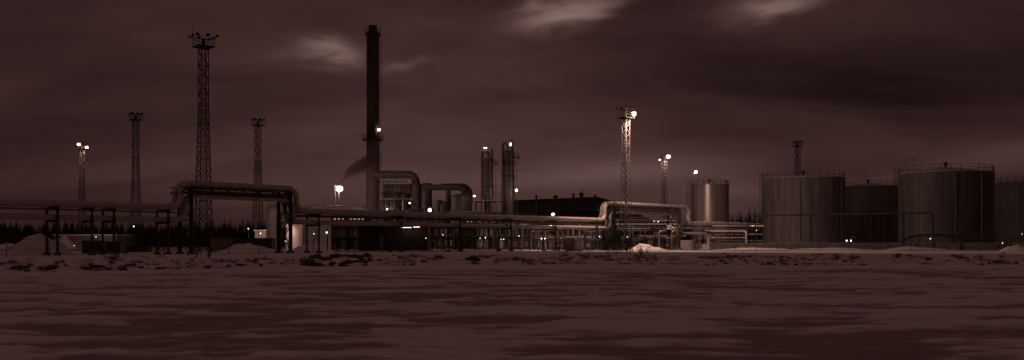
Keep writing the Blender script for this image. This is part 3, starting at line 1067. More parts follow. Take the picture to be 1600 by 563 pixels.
# second duct going to the pale vessel
duct('smooth duct running right and bending down into the domed vessel',
     [P(662, 293, 296), P(726, 293, 296), P(726, 316, 296)], .9, 'clad_vessel', bend=2.0)
duct('second duct behind, ending in a wider bend right of the first',
     [P(690, 291.5, 301), P(734, 291.5, 301), P(734, 318, 301)], .9, 'duct', bend=2.4)
duct('short duct branch dropping beside the domed vessel',
     [P(700.5, 292, 296), P(700.5, 330, 296)], .8, 'duct', bend=1)
vessel('domed_vessel', 'wide domed vessel under the duct bends, behind the rack', 721, 290, 3.1, 303, 'clad_vessel', dome=1.0, n=48, bands=4)
vessel('domed_vessel', 'small upright vessel between the duct branch and the lit lamp', 686, 297, 1.35, 313, 'clad_vessel', dome=.2, n=32)
vessel('domed_vessel', 'low round vessel close against the duct branch', 696, 294, 1.6, 315, 'duct', dome=1.2, n=32)

# ------------------------------------------------------------------ two columns
def column(px, d, rad, top_py, label, left_pipe, plats, top_lamp):
    cx, cy = X(px, d), d
    zt = Z(top_py, d)
    t = thing('distillation_column', label, 'column', (cx, cy, GZ))
    H = zt - GZ - .9
    nb = 7
    for k in range(nb):
        MB().lathe([(rad, k * H / nb), (rad, (k + 1) * H / nb - .1), (rad * 1.035, (k + 1) * H / nb - .08), (rad * 1.035, (k + 1) * H / nb)], (cx, cy, GZ), 32).build('shell_course', 'clad_vessel', t)
    MB().lathe([(rad * math.cos(q), .9 * math.sin(q)) for q in [math.pi / 2 * i / 8 for i in range(8)]] + [(.001, .9)], (cx, cy, GZ + H), 32, True, True).build('dome', 'clad_vessel', t)
    lx = cx - rad - left_pipe
    path = smooth_path([(lx, cy - .3, GZ), (lx, cy - .3, zt + 1.6), (cx - .1, cy, zt + 1.6), (cx - .1, cy, zt - .5)], 1.15, 9)
    MB().tube(path, .42, 14).build('overhead_pipe', 'duct', t)
    m = MB()
    for zz in plats[0]:
        q = Z(zz, d); m.box((cx - rad - left_pipe / 2, cy - .3, q), (left_pipe + .8, .18, .16))
    m.build('pipe_bracket', 'steel_dark', t)
    MB().tube([(cx + rad * .5, cy - rad * .95, GZ), (cx + rad * .5, cy - rad * .95, zt - 1.2)], .16, 10).build('riser', 'galvanised', t)
    # ladder and platforms on the right
    m = MB(); bx = cx + rad + .75
    for e in (-.3, .3): m.bar((bx, cy + e - .5, GZ), (bx, cy + e - .5, zt - 1), .07)
    for k in range(int((zt - GZ - 2) / .8)):
        m.bar((bx, cy - .8, GZ + 1 + k * .8), (bx, cy - .2, GZ + 1 + k * .8), .05)
    for k in range(int((zt - GZ - 4) / 2.2)):
        m.box((bx - .1, cy - .5, GZ + 3 + k * 2.2), (1.1, .9, .07))
    m.build('ladder', 'steel_dark', t)
    for pz, w in plats[1]:
        z = Z(pz, d)
        m = MB(); m.box((cx + rad + w / 2, cy - .3, z), (w, 2.4, .14))
        for hx in (0.1, w / 2, w - .05):
            for hy in (-1.4, .8):
                m.bar((cx + rad + hx, cy + hy, z), (cx + rad + hx, cy + hy, z + 1.2), .07)
        for hh in (.6, 1.2):
            for hy in (-1.4, .8):
                m.bar((cx + rad, cy + hy, z + hh), (cx + rad + w, cy + hy, z + hh), .06)
            m.bar((cx + rad + w, cy - 1.4, z + hh), (cx + rad + w, cy + .8, z + hh), .06)
        m.bar((cx + rad * .9, cy - .3, z - 1.3), (cx + rad + w * .9, cy - .3, z - .1), .09)
        m.build('platform', 'steel_dark', t)
    for rz_ in plats[2]:
        MB().lathe([(rad, -.1), (rad + .35, -.1), (rad + .35, .05), (rad, .05)], (cx, cy, Z(rz_, d)), 28).build('ring_platform', 'steel_dark', t)
    # davit and lamp on the top
    m = MB(); q = Vector((cx + .7, cy - .6, zt - .3))
    m.tube([q, q + Vector((0, 0, 2.6))], .12, 6); m.tube(smooth_path([q + Vector((0, 0, 2.2)), q + Vector((0, 0, 2.9)), q + Vector((-1.5, 0, 2.9))], .4), .07, 6)
    m.tube([(cx + 1.1, cy, zt - .3), (cx + 1.1, cy, zt + 2.2)], .2, 8)
    dv = m.build('davit', 'steel_dark', t)
    if top_lamp == 'bar':
        MB().box(q + Vector((-1.7, -.1, 2.82)), (1.0, .3, .22)).build('lamp_tube', 'lamp_small', dv)
        lamp_light(q + Vector((-1.7, -.1, 2.6)), 30, t, .1)
    else:
        MB().ball(q + Vector((-.25, -.1, 1.6)), .26, 8, 1.9).build('lamp_globe', 'lamp_small', dv)
        lamp_light(q + Vector((-.25, -.1, 1.6)), 40, t, .262)
    return t
column(763.7, 290, 1.3, 245, 'slimmer distillation column with a curved overhead pipe at its left', .55, ((256, 275, 292), ((256, 1.5),), (292.5,)), 'bar')
column(795.5, 290, 1.55, 233, 'taller distillation column with a top platform on its right', .25, ((252, 280), ((246.5, 1.7),), (256, 276)), 'ball')

# ------------------------------------------------------------------ buildings
def prism(profile_px, d0, d1, zb):
    """front outline given in photo pixels at distance d0, extruded straight back to d1"""
    n = len(profile_px)
    vs = [P(px, py, d0) for px, py in profile_px]
    bk = [Vector((v.x, d1, v.z)) for v in vs]
    fs = [tuple(range(n))[::-1], tuple(range(n, 2 * n))] + [(i, (i + 1) % n, (i + 1) % n + n, i + n) for i in range(n)]
    m = MB(); m.add(vs + bk, fs)
    return m
def hall():
    d = 318
    zb = GZ
    yb = HOR - (zb - EYE) * F / d
    t = thing('process_hall', 'large dark flat gabled hall with roof vents behind the rack', 'building', (X(880, d), d, GZ))
    top = [(803, 314.3), (932, 308.8), (1004, 327)]
    # wall of upright cladding sheets
    x0, x1 = X(803, d), X(1004, d)
    def roof_z(x):
        px = x / d * F + 800
        for (a, b) in zip(top[:-1], top[1:]):
            if a[0] <= px <= b[0] + .01:
                return Z(a[1] + (b[1] - a[1]) * (px - a[0]) / (b[0] - a[0]), d)
        return Z(top[-1][1], d)
    k = 34
    for i in range(k):
        a = x0 + (x1 - x0) * i / k + .015; b = x0 + (x1 - x0) * (i + 1) / k - .015
        m = MB()
        off = .04 * (i % 2)
        m.add([(a, d - off, zb), (b, d - off, zb), (b, d - off, roof_z(b) - .1), (a, d - off, roof_z(a) - .1),
               (a, d + .3, zb), (b, d + .3, zb), (b, d + .3, roof_z(b) - .1), (a, d + .3, roof_z(a) - .1)],
              [(0, 1, 2, 3), (5, 4, 7, 6), (1, 5, 6, 2), (4, 0, 3, 7), (3, 2, 6, 7)])
        m.build('wall_sheet', 'dark_cladding', t)
    m = MB()
    vs = []
    for px, py in top:
        q = P(px, py, d)
        vs += [(q.x, d - .6, q.z - .1), (q.x, d + 40, q.z - .1), (q.x, d - .6, q.z + .25), (q.x, d + 40, q.z + .25)]
    fs = []
    for i in range(2):
        o = i * 4
        fs += [(o, o + 4, o + 6, o + 2), (o + 2, o + 6, o + 7, o + 3), (o + 1, o + 3, o + 7, o + 5), (o, o + 1, o + 5, o + 4)]
    fs += [(0, 2, 3, 1), (8, 9, 11, 10)]
    m.add(vs, fs)
    rf = m.build('roof', 'roofing', t)
    body = MB(); body.box(((x0 + x1) / 2, d + 20, (zb + 11) / 2), (x1 - x0 - .5, 39, 10)); body.build('rear_wall', 'dark_cladding', t)
    for px, w, h, base_py in ((838, .5, .9, 312.8), (868, .9, .7, 311.6), (896, .55, 1.1, 310.4), (930, .35, .4, 309)):
        q = P(px, base_py, d + 4)
        m = MB(); m.lathe([(w * .6, -.6), (w * .6, h), (w, h), (w, h + .35), (w * .5, h + .6)], q, 12); m.build('roof_vent', 'steel_dark', rf)
    q = P(908.5, 310.2, d + 4)
    m = MB(); m.lathe([(.55, -.8), (.55, .9), (.85, 1.0), (.85, 1.6), (.45, 1.65), (.45, 2.0)], q, 14)
    for e in (-.35, .3): m.tube([q + Vector((e, 0, 1.6)), q + Vector((e, 0, 2.6 + e))], .12, 6)
    m.build('roof_stack', 'steel_dark', rf)
    m = MB(); q = P(845, 312.4, d + 2); m.tube([q, q + Vector((0, 0, 1.2))], .1, 6); m.build('roof_pipe', 'steel_dark', rf)
    # downpipe and canopy on the wall
    MB().tube([P(838, 317, d - .8), (X(838, d), d - .8, GZ)], .5, 12).build('wall_duct', 'duct', t)
    MB().box((X(900, d), d - 2.0, Z(330, d)), (X(942, d) - X(858, d), 4, .3)).build('canopy', 'roofing', t)
    return t
hall()

def box_building(label, px0, px1, top_py, d, depth, mat, roofmat='roofing', base=GZ, sheets=12, door=None, name='shed', over=.25, snow=False):
    x0, x1, zt = X(px0, d), X(px1, d), Z(top_py, d)
    t = thing(name, label, 'building', ((x0 + x1) / 2, d, base))
    for i in range(sheets):
        a = x0 + (x1 - x0) * i / sheets; b = x0 + (x1 - x0) * (i + 1) / sheets
        MB().box(((a + b) / 2, d + .1 - .03 * (i % 2), (base + zt) / 2), (b - a - .02, .2, zt - base)).build('wall_sheet', mat, t)
    for xx in (x0 + .1, x1 - .1):
        MB().box((xx, d + .2 + depth / 2, (base + zt) / 2), (.2, depth, zt - base)).build('side_wall', mat, t)
    MB().box(((x0 + x1) / 2, d + .2 + depth, (base + zt) / 2), (x1 - x0, .2, zt - base - .05)).build('rear_wall', mat, t)
    rf = MB().box(((x0 + x1) / 2, d + depth / 2, zt + .15), (x1 - x0 + 2 * over, depth + 2 * over + .6, .3)).build('roof', roofmat, t)
    if snow:
        MB().box(((x0 + x1) / 2, d + depth / 2, zt + .3 + .09), (x1 - x0 + over, depth + over, .18)).build('roof_snow', 'snow', rf)
    if door:
        a, b, py = door
        MB().box(((X(a, d) + X(b, d)) / 2, d - .06, (base + Z(py, d)) / 2), (X(b, d) - X(a, d), .1, Z(py, d) - base)).build('door', 'steel_mid', t)
    return t
box_building('black flat roofed building behind the rack left of the flue vessels', 563, 668, 354.5, 205, 9, 'dark_cladding', sheets=16, door=(593, 599, 366), snow=True)
box_building('dark boiler house behind the drum frame right of the chimney', 598, 646, 302, 313, 9, 'dark_cladding', sheets=10, name='boiler_house')
box_building('low dark shed seen behind the far right trestle of the middle run', 868, 960, 352, 250, 8, 'dark_cladding', sheets=14)
box_building('pale lit warehouse far behind the two dark containers', 84, 182, 368, 330, 14, 'paint_mid', 'snow', sheets=20, name='warehouse')
box_building('small floodlit shed left of the slim silo', 398, 415, 361, 300, 6, 'paint_pale', 'snow', sheets=5)
box_building('dark equipment house on the frame behind the right pipe arch', 989, 1014, 341, 262, 5, 'dark_cladding', base=6.6, sheets=6, over=.1)

# ------------------------------------------------------------------ containers, cabinets, tub
def container(label, px0, px1, top_py, d, mat, depth=2.4, base=None, rz=0, group=None):
    x0, x1 = X(px0, d), X(px1, d)
    base = gh((x0 + x1) / 2, d) if base is None else base
    zt = Z(top_py, d)
    w = x1 - x0
    t = thing('container', label, 'container', ((x0 + x1) / 2, d, base), group=group)
    n = max(6, int(w / .28))
    for yy, s in ((d, -1), (d + depth, 1)):
        for i in range(n):
            a = x0 + w * (i + .5) / n
            MB().box((a, yy + s * (.05 if i % 2 else 0), (base + .15 + zt) / 2), (w / n - .01, .06, zt - base - .3)).build('corrugation', mat, t)
    for xx in (x0, x1):
        MB().box((xx, d + depth / 2, (base + zt) / 2), (.06, depth - .1, zt - base - .2)).build('end_panel', mat, t)
        for yy in (d, d + depth):
            MB().box((xx, yy, (base + zt) / 2), (.16, .16, zt - base)).build('corner_post', 'steel_dark', t)
    for yy in (d, d + depth):
        for zz in (base + .1, zt - .05):
            MB().box(((x0 + x1) / 2, yy, zz), (w - .17, .14, .14)).build('rail', 'steel_dark', t)
    MB().box(((x0 + x1) / 2, d + depth / 2, zt), (w - .1, depth - .1, .08)).build('roof', mat, t)
    return t
container('dark corrugated container under the rack, left one of the pair', 129, 157, 376.5, 150, 'paint_dark')
container('dark corrugated container under the rack, right one of the pair', 158, 187, 377.5, 154, 'paint_dark')
container('long dark open container behind the snow under the left arch', 366, 424, 372.5, 172, 'paint_dark')
container('long paler container behind the fence under the left arch', 328, 365, 372, 182, 'paint_mid')
container('flat dark trailer bed between the containers and the left arch', 188, 228, 385, 170, 'steel_dark')

def cabinet():
    d = 196
    t = thing('cabinet', 'boxy equipment cabinet with a lid, its shaded left side painted darker', 'cabinet', (X(898, d), d, GZ))
    zt = Z(373.5, d)
    MB().box((X(891, d), d + 1.0, (GZ + zt) / 2), (X(897, d) - X(885, d), 2.0, zt - GZ)).build('shaded_side', 'paint_mid', t)  # shade on the left side put into a darker paint, lit side paler
    MB().box((X(904, d), d + .8, (GZ + zt) / 2), (X(910.5, d) - X(897.4, d), 2.0, zt - GZ)).build('lit_side', 'paint_pale', t)
    MB().box((X(904, d), d + .8, zt + .09), (X(912, d) - X(896.5, d), 2.3, .18)).build('lid', 'paint_pale', t)
    MB().box((X(891, d), d + 1.0, zt + .06), (X(896.4, d) - X(884.5, d), 2.2, .12)).build('lid', 'paint_mid', t)
    MB().box((X(904, d), d - .24, (GZ + zt) / 2 - .05), (1.1, .06, zt - GZ - .5)).build('door', 'paint_pale', t)
cabinet()
def tub():
    d = 236; cx = X(1074.5, d); r = 11.5 / F * d; zt = Z(376.5, d)
    t = thing('round_tub', 'round open concrete tub below the right end of the arch', 'tub', (cx, d, GZ))
    k = 22
    for i in range(k):
        a0 = 2 * math.pi * i / k; a1 = 2 * math.pi * (i + 1) / k - .012
        vs = []
        for a in (a0, a1):
            for rr in (r, r - .15):
                for z in (GZ - .2, zt): vs.append((cx + rr * math.cos(a), d + rr * math.sin(a), z))
        MB().add(vs, [(0, 4, 5, 1), (2, 3, 7, 6), (1, 5, 7, 3), (0, 1, 3, 2), (4, 6, 7, 5)]).build('wall_panel', 'concrete', t)
    MB().lathe([(r + .06, 0), (r + .06, .12), (r - .2, .12), (r - .2, 0)], (cx, d, zt), 44).build('rim', 'paint_pale', t)
    MB().lathe([(r - .3, -.15), (.001, .1)], (cx, d, zt), 30).build('snow_fill', 'snow', t)
tub()
def barrel(px, d, r, label):
    cx = X(px, d)
    t = thing('barrel', label, 'barrel', (cx, d, GZ))
    MB().lathe([(r, 0), (r, .5), (r * 1.05, .52), (r * 1.05, .58), (r, .6), (r, 1.2), (r * 1.05, 1.22), (r * 1.05, 1.28), (r, 1.3)], (cx, d, GZ), 20).build('drum', 'paint_pale', t)
    MB().lathe([(r * 1.02, 1.3), (r * 1.02, 1.4), (.05, 1.45)], (cx, d, GZ), 20).build('lid', 'paint_mid', t)
barrel(1106.5, 238, .55, 'pale barrel standing right of the round tub')
barrel(1101, 242, .5, 'pale barrel partly behind the one beside the round tub')

# ------------------------------------------------------------------ snow heaps
def heap(label, px, d, w, dep, h, mat='snow', seed=0, skew=0.0, base=None):
    cx = X(px, d)
    base = gh(cx, d) if base is None else base
    nx, ny = 60, 40
    g = np.meshgrid(np.linspace(-1, 1, nx), np.linspace(-1, 1, ny))
    u, v = g
    uu = u + skew * (1 - u * u)
    rr = np.sqrt(uu ** 2 + v ** 2)
    prof = np.clip(1 - rr ** 1.6, 0, 1)
    zz = h * (prof ** 1.15) * (0.45 + 1.0 * fbm(u * 1.9 + 5.37, v * 1.9 + .71, 4, seed)) + .55 * prof ** .6 * (fbm(u * 4.3 + .37, v * 4.3 + .61, 4, seed + 9) - .5) * h
    zz = np.where(rr > .995, -.35, zz)
    vs = [(cx + u[j, i] * w / 2, d + v[j, i] * dep / 2, base + zz[j, i] - .05) for j in range(ny) for i in range(nx)]
    fs = [(j * nx + i, j * nx + i + 1, (j + 1) * nx + i + 1, (j + 1) * nx + i) for j in range(ny - 1) for i in range(nx - 1)]
    m = MB(); m.add(vs, fs, True)
    return tag(m.build('snow_heap', mat, None, (cx, d, base)), label, 'snow heap')
heap('large grey snow heap at far left under the rack', 62, 136, 11.0, 8, 2.6, 'dirty_snow', 1, .1)
heap('small bright snow heap lit behind the far left trestle', 101, 300, 6.5, 6, 3.6, 'snow', 2)
heap('low lit snow heap left of the big grey heap', 14, 260, 12, 8, 1.6, 'snow', 3)
heap('broad low snow heap behind the fence under the left arch', 388, 160, 12, 6, 1.4, 'snow', 4)
heap('bright floodlit snow heap right of the mast under the right arch', 1003, 226, 7.0, 5, 1.35, 'snow', 5, -.15)
heap('tail of bright snow lying right of the floodlit heap', 1022, 226, 6.5, 4, .75, 'snow', 6)
heap('snow heap around the narrow lit tank by the globe lamp', 487, 185, 9, 6, 1.7, 'snow', 7)
heap('drift of snow against the dark bund wall', 1180, 228, 22, 6, .55, 'snow', 8)
heap('drift of snow at the foot of the bund wall below the left big tank', 1300, 222, 24, 6, .5, 'dirty_snow', 9)
heap('snow heap before the bund wall below the largest dark tank', 1435, 212, 20, 8, .7, 'dirty_snow', 10, .2)
heap('small snow heap beside the valves at the right edge', 1590, 200, 8, 5, 1.2, 'snow', 11)

# ------------------------------------------------------------------ right side thin pipe
d = 226
zz = Z(334.5, d)
pipeline('pipeline', 'thin pipe on slim posts crossing in front of the big tanks',
         [Vector((X(1168, 240), 240, 1.3)), Vector((X(1168, 240), 240, zz)), Vector((X(1300, 231), 231, zz)), Vector((X(1458, 216), 216, zz)), Vector((X(1458, 216), 216, 1.2))], .2, 'steel_dark', .9, 6, 12, True)
for px, dd in ((1180, 239), (1267, 232), (1361, 225.5), (1412, 220.5)):
    x = X(px, dd)
    t = thing('pipe_post', 'slim post carrying the thin pipe %s' % {1180: 'left of the big tanks', 1267: 'before the left big tank', 1361: 'before the half hidden tank', 1412: 'left of the largest dark tank'}[px], 'pipe support', (x, dd, GZ))
    MB().bar((x, dd, .6), (x, dd, zz - .3), .24).build('post', 'steel_dark', t)
    MB().box((x, dd, zz - .28), (.5, .8, .12)).build('saddle', 'steel_dark', t)
    MB().box((x, dd, GZ + .1), (.7, .7, .5)).build('footing', 'concrete_dark', t)
pipeline('pipeline', 'thin low pipe running along the largest dark tank to the right edge',
         [P(1507, 280, 222) * 1, P(1507, 372, 222), P(1575, 373, 214), P(1640, 374, 208)], .14, 'steel_dark', .8, 8, 8, False)

# valve cluster at right edge
def valve_group(label, px, d, k=3, base=GZ, sc=1.0, seed=0):
    r_ = random.Random(seed)
    x = X(px, d)
    t = thing('valve_station', label, 'valves', (x, d, base))
    MB().tube([(x - 1.6 * sc, d, base + .8 * sc), (x + 1.6 * sc, d, base + .8 * sc)], .2 * sc, 12).build('manifold', 'steel_mid', t)
    for i in range(k):
        xx = x + (-1.2 + 2.4 * i / max(1, k - 1)) * sc
        h = r_.uniform(1.3, 2.3) * sc
        m = MB(); m.tube([(xx, d, base), (xx, d, base + h)], .13 * sc, 10); m.lathe([(.26 * sc, .7 * sc), (.26 * sc, 1.0 * sc)], (xx, d, base), 12)
        st = m.build('valve_body', 'steel_mid', t)
        w = MB()
        n = 14
        ringp = [Vector((xx + .34 * sc * math.cos(2 * math.pi * j / n), d + .34 * sc * math.sin(2 * math.pi * j / n), base + h + .05)) for j in range(n + 1)]
        w.tube(ringp, .04 * sc, 6); w.bar(ringp[0], ringp[n // 2], .05 * sc); w.bar(ringp[3], ringp[10], .05 * sc)
        w.build('hand_wheel', 'steel_mid', st)
    return t
valve_group('dark valve station before the tank at the right edge', 1569, 207, 4, GZ, 1.2, 1)
valve_group('small valve station at the foot of the thin pipe drop', 1453, 214, 2, GZ, .8, 2)

# ------------------------------------------------------------------ vehicle on the tank yard
def van():
    d = 238; x = X(1337, d); z = YARD_Z
    L0, W0, H0 = 4.6, 1.9, 1.95
    t = thing('van', 'small dark van with headlights on, parked between the big tanks', 'van', (x, d, z), R(208), local=True)
    # profile along x (front = +x), extruded in y
    prof = [(-2.3, .45), (2.25, .45), (2.3, .85), (2.1, 1.05), (1.35, 1.15), (.75, 1.9), (-2.15, 1.95), (-2.3, 1.2)]
    n = len(prof)
    vs = [(a, -W0 / 2, b) for a, b in prof] + [(a, W0 / 2, b) for a, b in prof]
    fs = [tuple(range(n)), tuple(range(2 * n - 1, n - 1, -1))] + [((i + 1) % n, i, i + n, (i + 1) % n + n) for i in range(n)]
    m = MB(); m.add(vs, fs); m.build('body', 'paint_dark', t)
    for s in (-1, 1):
        MB().add([(.6, s * .965, 1.15), (1.15, s * .965, 1.17), (.72, s * .965, 1.78), (.55, s * .965, 1.78)], [(0, 1, 2, 3)]).build('side_window', 'glass', t)
        MB().add([(-1.9, s * .965, 1.2), (.45, s * .965, 1.2), (.45, s * .965, 1.78), (-1.9, s * .965, 1.78)], [(0, 1, 2, 3)]).build('side_window', 'glass', t)
        for xx in (-1.45, 1.4):
            w = MB(); w.tube([(xx, s * .74, .34), (xx, s * .97, .34)], .34, 18); w_ = w.build('wheel', 'rubber', t)
            r = MB(); r.tube([(xx, s * .96, .34), (xx, s * .985, .34)], .19, 12); r.build('rim', 'galvanised', w_)
        h = MB(); h.ball((2.27, s * .68, .82), .16, 8, .8); h.build('headlight', 'lamp_lens', t)
        MB().box((-2.31, s * .8, 1.1), (.05, .18, .35)).build('tail_light', 'paint_mid', t)
    MB().add([(1.37, -.8, 1.16), (1.37, .8, 1.16), (.78, .75, 1.85), (.78, -.75, 1.85)], [(0, 1, 2, 3)]).build('windscreen', 'glass', t)
    MB().box((2.31, 0, .55), (.12, 1.85, .2)).build('bumper', 'rubber', t)
van()

def globe_lamp(label, px, py, d, r, power, post=True, name='yard_lamp', base=GZ, mat='lamp_lens', arm=None, light_off=(0, -.9, 0), size=.25, sq=1.0):
    q = P(px, py, d)
    r = r * (.66 if py < 345 else .5)
    if py >= 345: mat = 'lamp_small'
    t = thing(name, label, 'lamp', (q.x, d + .25, base if post else q.z - r))
    m = MB()
    if post:
        m.tube([(q.x, d + .25, base - .2), (q.x, d + .25, q.z - r * .3)], [.09, .06], 8)
        m.bar((q.x, d + .25, q.z - r * .3), (q.x, d, q.z - r * .2), .07)
        m.build('post', 'steel_mid', t)
    else:
        m.box((q.x, d + r * .9, q.z), (r * 1.1, r * .8, r * 1.0)); m.bar((q.x, d + r, q.z), (q.x, d + 2.2, q.z), .06); m.build('bracket', 'steel_mid', t)
    MB().ball(q, r, 10, sq).build('globe', mat, t)
    if power:
        lamp_light(q, power * .75 if py < 345 else min(power * .42, 2.2), t, r * 1.01)
    return t
# ------------------------------------------------------------------ process area behind the rack
def pipe_frame(label, px0, px1, d, depth, levels, npipes, seed, ztop, vessels=2, mat='steel_dark', pm=('galvanised', 'clad_pipe', 'steel_mid')):
    """open steel frame with decks, pipes, risers and small vessels"""
    r_ = random.Random(seed)
    x0, x1 = X(px0, d), X(px1, d)
    t = thing('process_skid', label, 'steel frame', ((x0 + x1) / 2, d, GZ))
    nb = max(2, int((x1 - x0) / 3.2))
    zs = [GZ + (ztop - GZ) * (i + 1) / levels for i in range(levels)]
    for i in range(nb + 1):
        xx = x0 + (x1 - x0) * i / nb
        for yy in (d, d + depth):
            MB().bar((xx, yy, GZ - .2), (xx, yy, ztop), .2).build('column', mat, t)
        for z in zs:
            MB().bar((xx, d, z), (xx, d + depth, z), .2).build('beam', mat, t)
    for z in zs:
        for yy in (d, d + depth):
            MB().bar((x0, yy, z), (x1, yy, z), .2).build('beam', mat, t)
        m = MB()
        for k in range(nb * 2 + 1):
            xx = x0 + (x1 - x0) * k / (nb * 2); m.bar((xx, d - .05, z), (xx, d - .05, z + 1.1), .05)
        for h in (.55, 1.1): m.bar((x0, d - .05, z + h), (x1, d - .05, z + h), .045)
        m.build('railing', 'steel_mid', t)
    for k in range(npipes):
        z = r_.choice(zs) + r_.uniform(.25, .5)
        yy = d + r_.uniform(.1, depth * .8)
        rad = r_.choice((.08, .1, .14, .2))
        a = x0 - r_.uniform(0, .6); b = x1 + r_.uniform(0, .6)
        if r_.random() < .5:
            xx = r_.uniform(x0 + .5, x1 - .5)
            pth = [(a, yy, z), (xx, yy, z), (xx, yy, GZ + r_.uniform(0, 1))]
        else:
            pth = [(a, yy, z), (b, yy, z)]
        MB().tube(smooth_path(pth, .4, 4) if len(pth) > 2 else pth, rad, 9).build('pipe', r_.choice(pm), t)
    for k in range(npipes // 2):
        xx = r_.uniform(x0, x1); yy = d + r_.uniform(-.5, depth)
        MB().tube([(xx, yy, GZ), (xx, yy, r_.choice(zs) + r_.uniform(-.3, 1))], r_.choice((.07, .1, .16)), 8).build('riser', r_.choice(pm), t)
    for k in range(vessels):
        xx = x0 + (x1 - x0) * (k + r_.uniform(.2, .8)) / vessels; yy = d + depth * .45
        rad = r_.uniform(.45, .8); h = r_.uniform(1.6, 2.8)
        m = MB(); m.lathe([(.1, 0), (rad * .7, .12), (rad, .4), (rad, h), (rad * .7, h + .3), (.05, h + .42)], (xx, yy, GZ + .35), 18)
        m.build('small_vessel', r_.choice(('clad_vessel', 'paint_pale', 'duct')), t)
    return t
pipe_frame('steel pipe frame below the slimmer column', 742, 790, 258, 5, 3, 24, 11, 9.6, 4)
pipe_frame('steel pipe frame below the taller column and hall corner', 792, 832, 262, 5, 3, 24, 12, 9.4, 3)
pipe_frame('low pipe frame under the half dome lamp', 834, 882, 240, 4, 2, 20, 13, 6.3, 3)
pipe_frame('tall pipe frame around the feet of both columns', 743, 785, 284, 6, 4, 22, 14, 14.6, 2)
pipe_frame('pipe frame between the domed vessels', 668, 700, 262, 4, 2, 14, 15, 6.6, 3)
pipe_frame('wide pipe frame behind the right pipe arch', 962, 1062, 256, 6, 3, 30, 16, 8.2, 4)
pipe_frame('pipe frame behind the low pipe run right of the arch', 1088, 1165, 268, 6, 2, 20, 17, 5.2, 3)
pipe_frame('small dark pipe frame before the wide low tank', 524, 560, 232, 4, 2, 8, 18, 7.0, 1)
DK = ('steel_dark', 'steel_dark', 'steel_mid')
pipe_frame('dark pipe frame in front of the lit units below the columns', 744, 828, 222, 3, 2, 26, 31, 6.0, 5, pm=DK)
pipe_frame('dark pipe frame in front of the twin lamps', 836, 880, 220, 3, 2, 16, 32, 5.4, 3, pm=DK)
pipe_frame('dark pipe frame left of the right arch', 914, 950, 226, 3, 2, 14, 33, 5.2, 2, pm=DK)
pipe_frame('dark pipe frame low behind the right arch', 968, 1050, 240, 3, 2, 22, 34, 5.6, 4, pm=DK)
pipe_frame('dark pipe frame before the wide low tank', 520, 562, 206, 3, 2, 16, 35, 5.6, 3, pm=DK)
pipe_frame('dark pipe frame right of the black building', 670, 742, 226, 3, 2, 22, 36, 6.0, 4, pm=DK)
pipe_frame('tall pipe frame wrapped round the drum right of the chimney', 594, 642, 297, 5, 4, 26, 21, 15.6, 3)
pipe_frame('pipe frame at the feet of the flue vessels', 640, 676, 288, 4, 3, 18, 22, 12.2, 2)
pipe_frame('pipe frame squeezed between domed vessel and slimmer column', 700, 742, 274, 4, 3, 20, 23, 10.8, 3)
pipe_frame('narrow pipe frame behind the cabinet', 884, 948, 236, 4, 2, 18, 24, 6.4, 3)
box_building('black switch house behind the small upright vessel', 676, 742, 338, 306, 6, 'dark_cladding', sheets=12)
box_building('black pump house under the hall canopy', 815, 880, 345, 300, 6, 'dark_cladding', sheets=12)
box_building('black store behind the frame of the right arch', 975, 1062, 350, 275, 6, 'dark_cladding', sheets=14)
names = ['topmost', 'second', 'third', 'fourth', 'fifth', 'lowest']
for i, (z_, r__, a_, b_) in enumerate(((10.3, .16, 1012, 1066), (9.1, .13, 1046, 1066), (8.3, .2, 1020, 1066), (7.4, .14, 960, 1068), (6.3, .2, 975, 1070), (4.4, .18, 1000, 1072))):
    d_ = 248 + i * .6
    pipeline('pipeline', names[i] + ' of the stacked level pipes behind the right pipe arch', [Vector((X(a_, d_), d_, z_)), Vector((X(b_, d_), d_, z_))], r__, 'clad_pipe' if i % 2 else 'galvanised', .5, 6, 10, False)
for i, (z_, r__, a_, b_) in enumerate(((6.9, .2, 1112, 1194), (5.6, .26, 1110, 1166), (4.8, .15, 1116, 1192), (4.0, .22, 1112, 1168), (3.2, .16, 1118, 1192))):
    d_ = 246 + i * 1.1
    pts = [Vector((X(a_, d_), d_, z_)), Vector((X(b_, d_), d_, z_))]
    if i in (1, 3): pts.append(Vector((X(b_, d_), d_, 1.2)))
    pipeline('pipeline', names[i] + ' of the stacked level pipes left of the big tanks', pts, r__, 'clad_pipe' if i % 2 else 'galvanised', .6, 6, 10, False)
globe_lamp('lamp shining between the stacked pipes left of the big tanks', 1128, 362, 258, .2, 900, False, 'wall_lamp')
for i, px in enumerate((830, 842, 1030, 1050)):
    xx = X(px, 226)
    pts = [Vector((xx, 226, GZ)), Vector((xx, 226, 5.4)), Vector((xx + 1.6, 226, 5.4)), Vector((xx + 1.6, 232, 5.4))]
    pipeline('pipeline', ['bent riser pipe left of the twin lamps', 'bent riser pipe just beside the twin lamps', 'bent riser pipe right of the floodlit heap', 'bent riser pipe next to the right arch tower'][i],
             pts, .16, 'galvanised', .5, 6, 10, False)

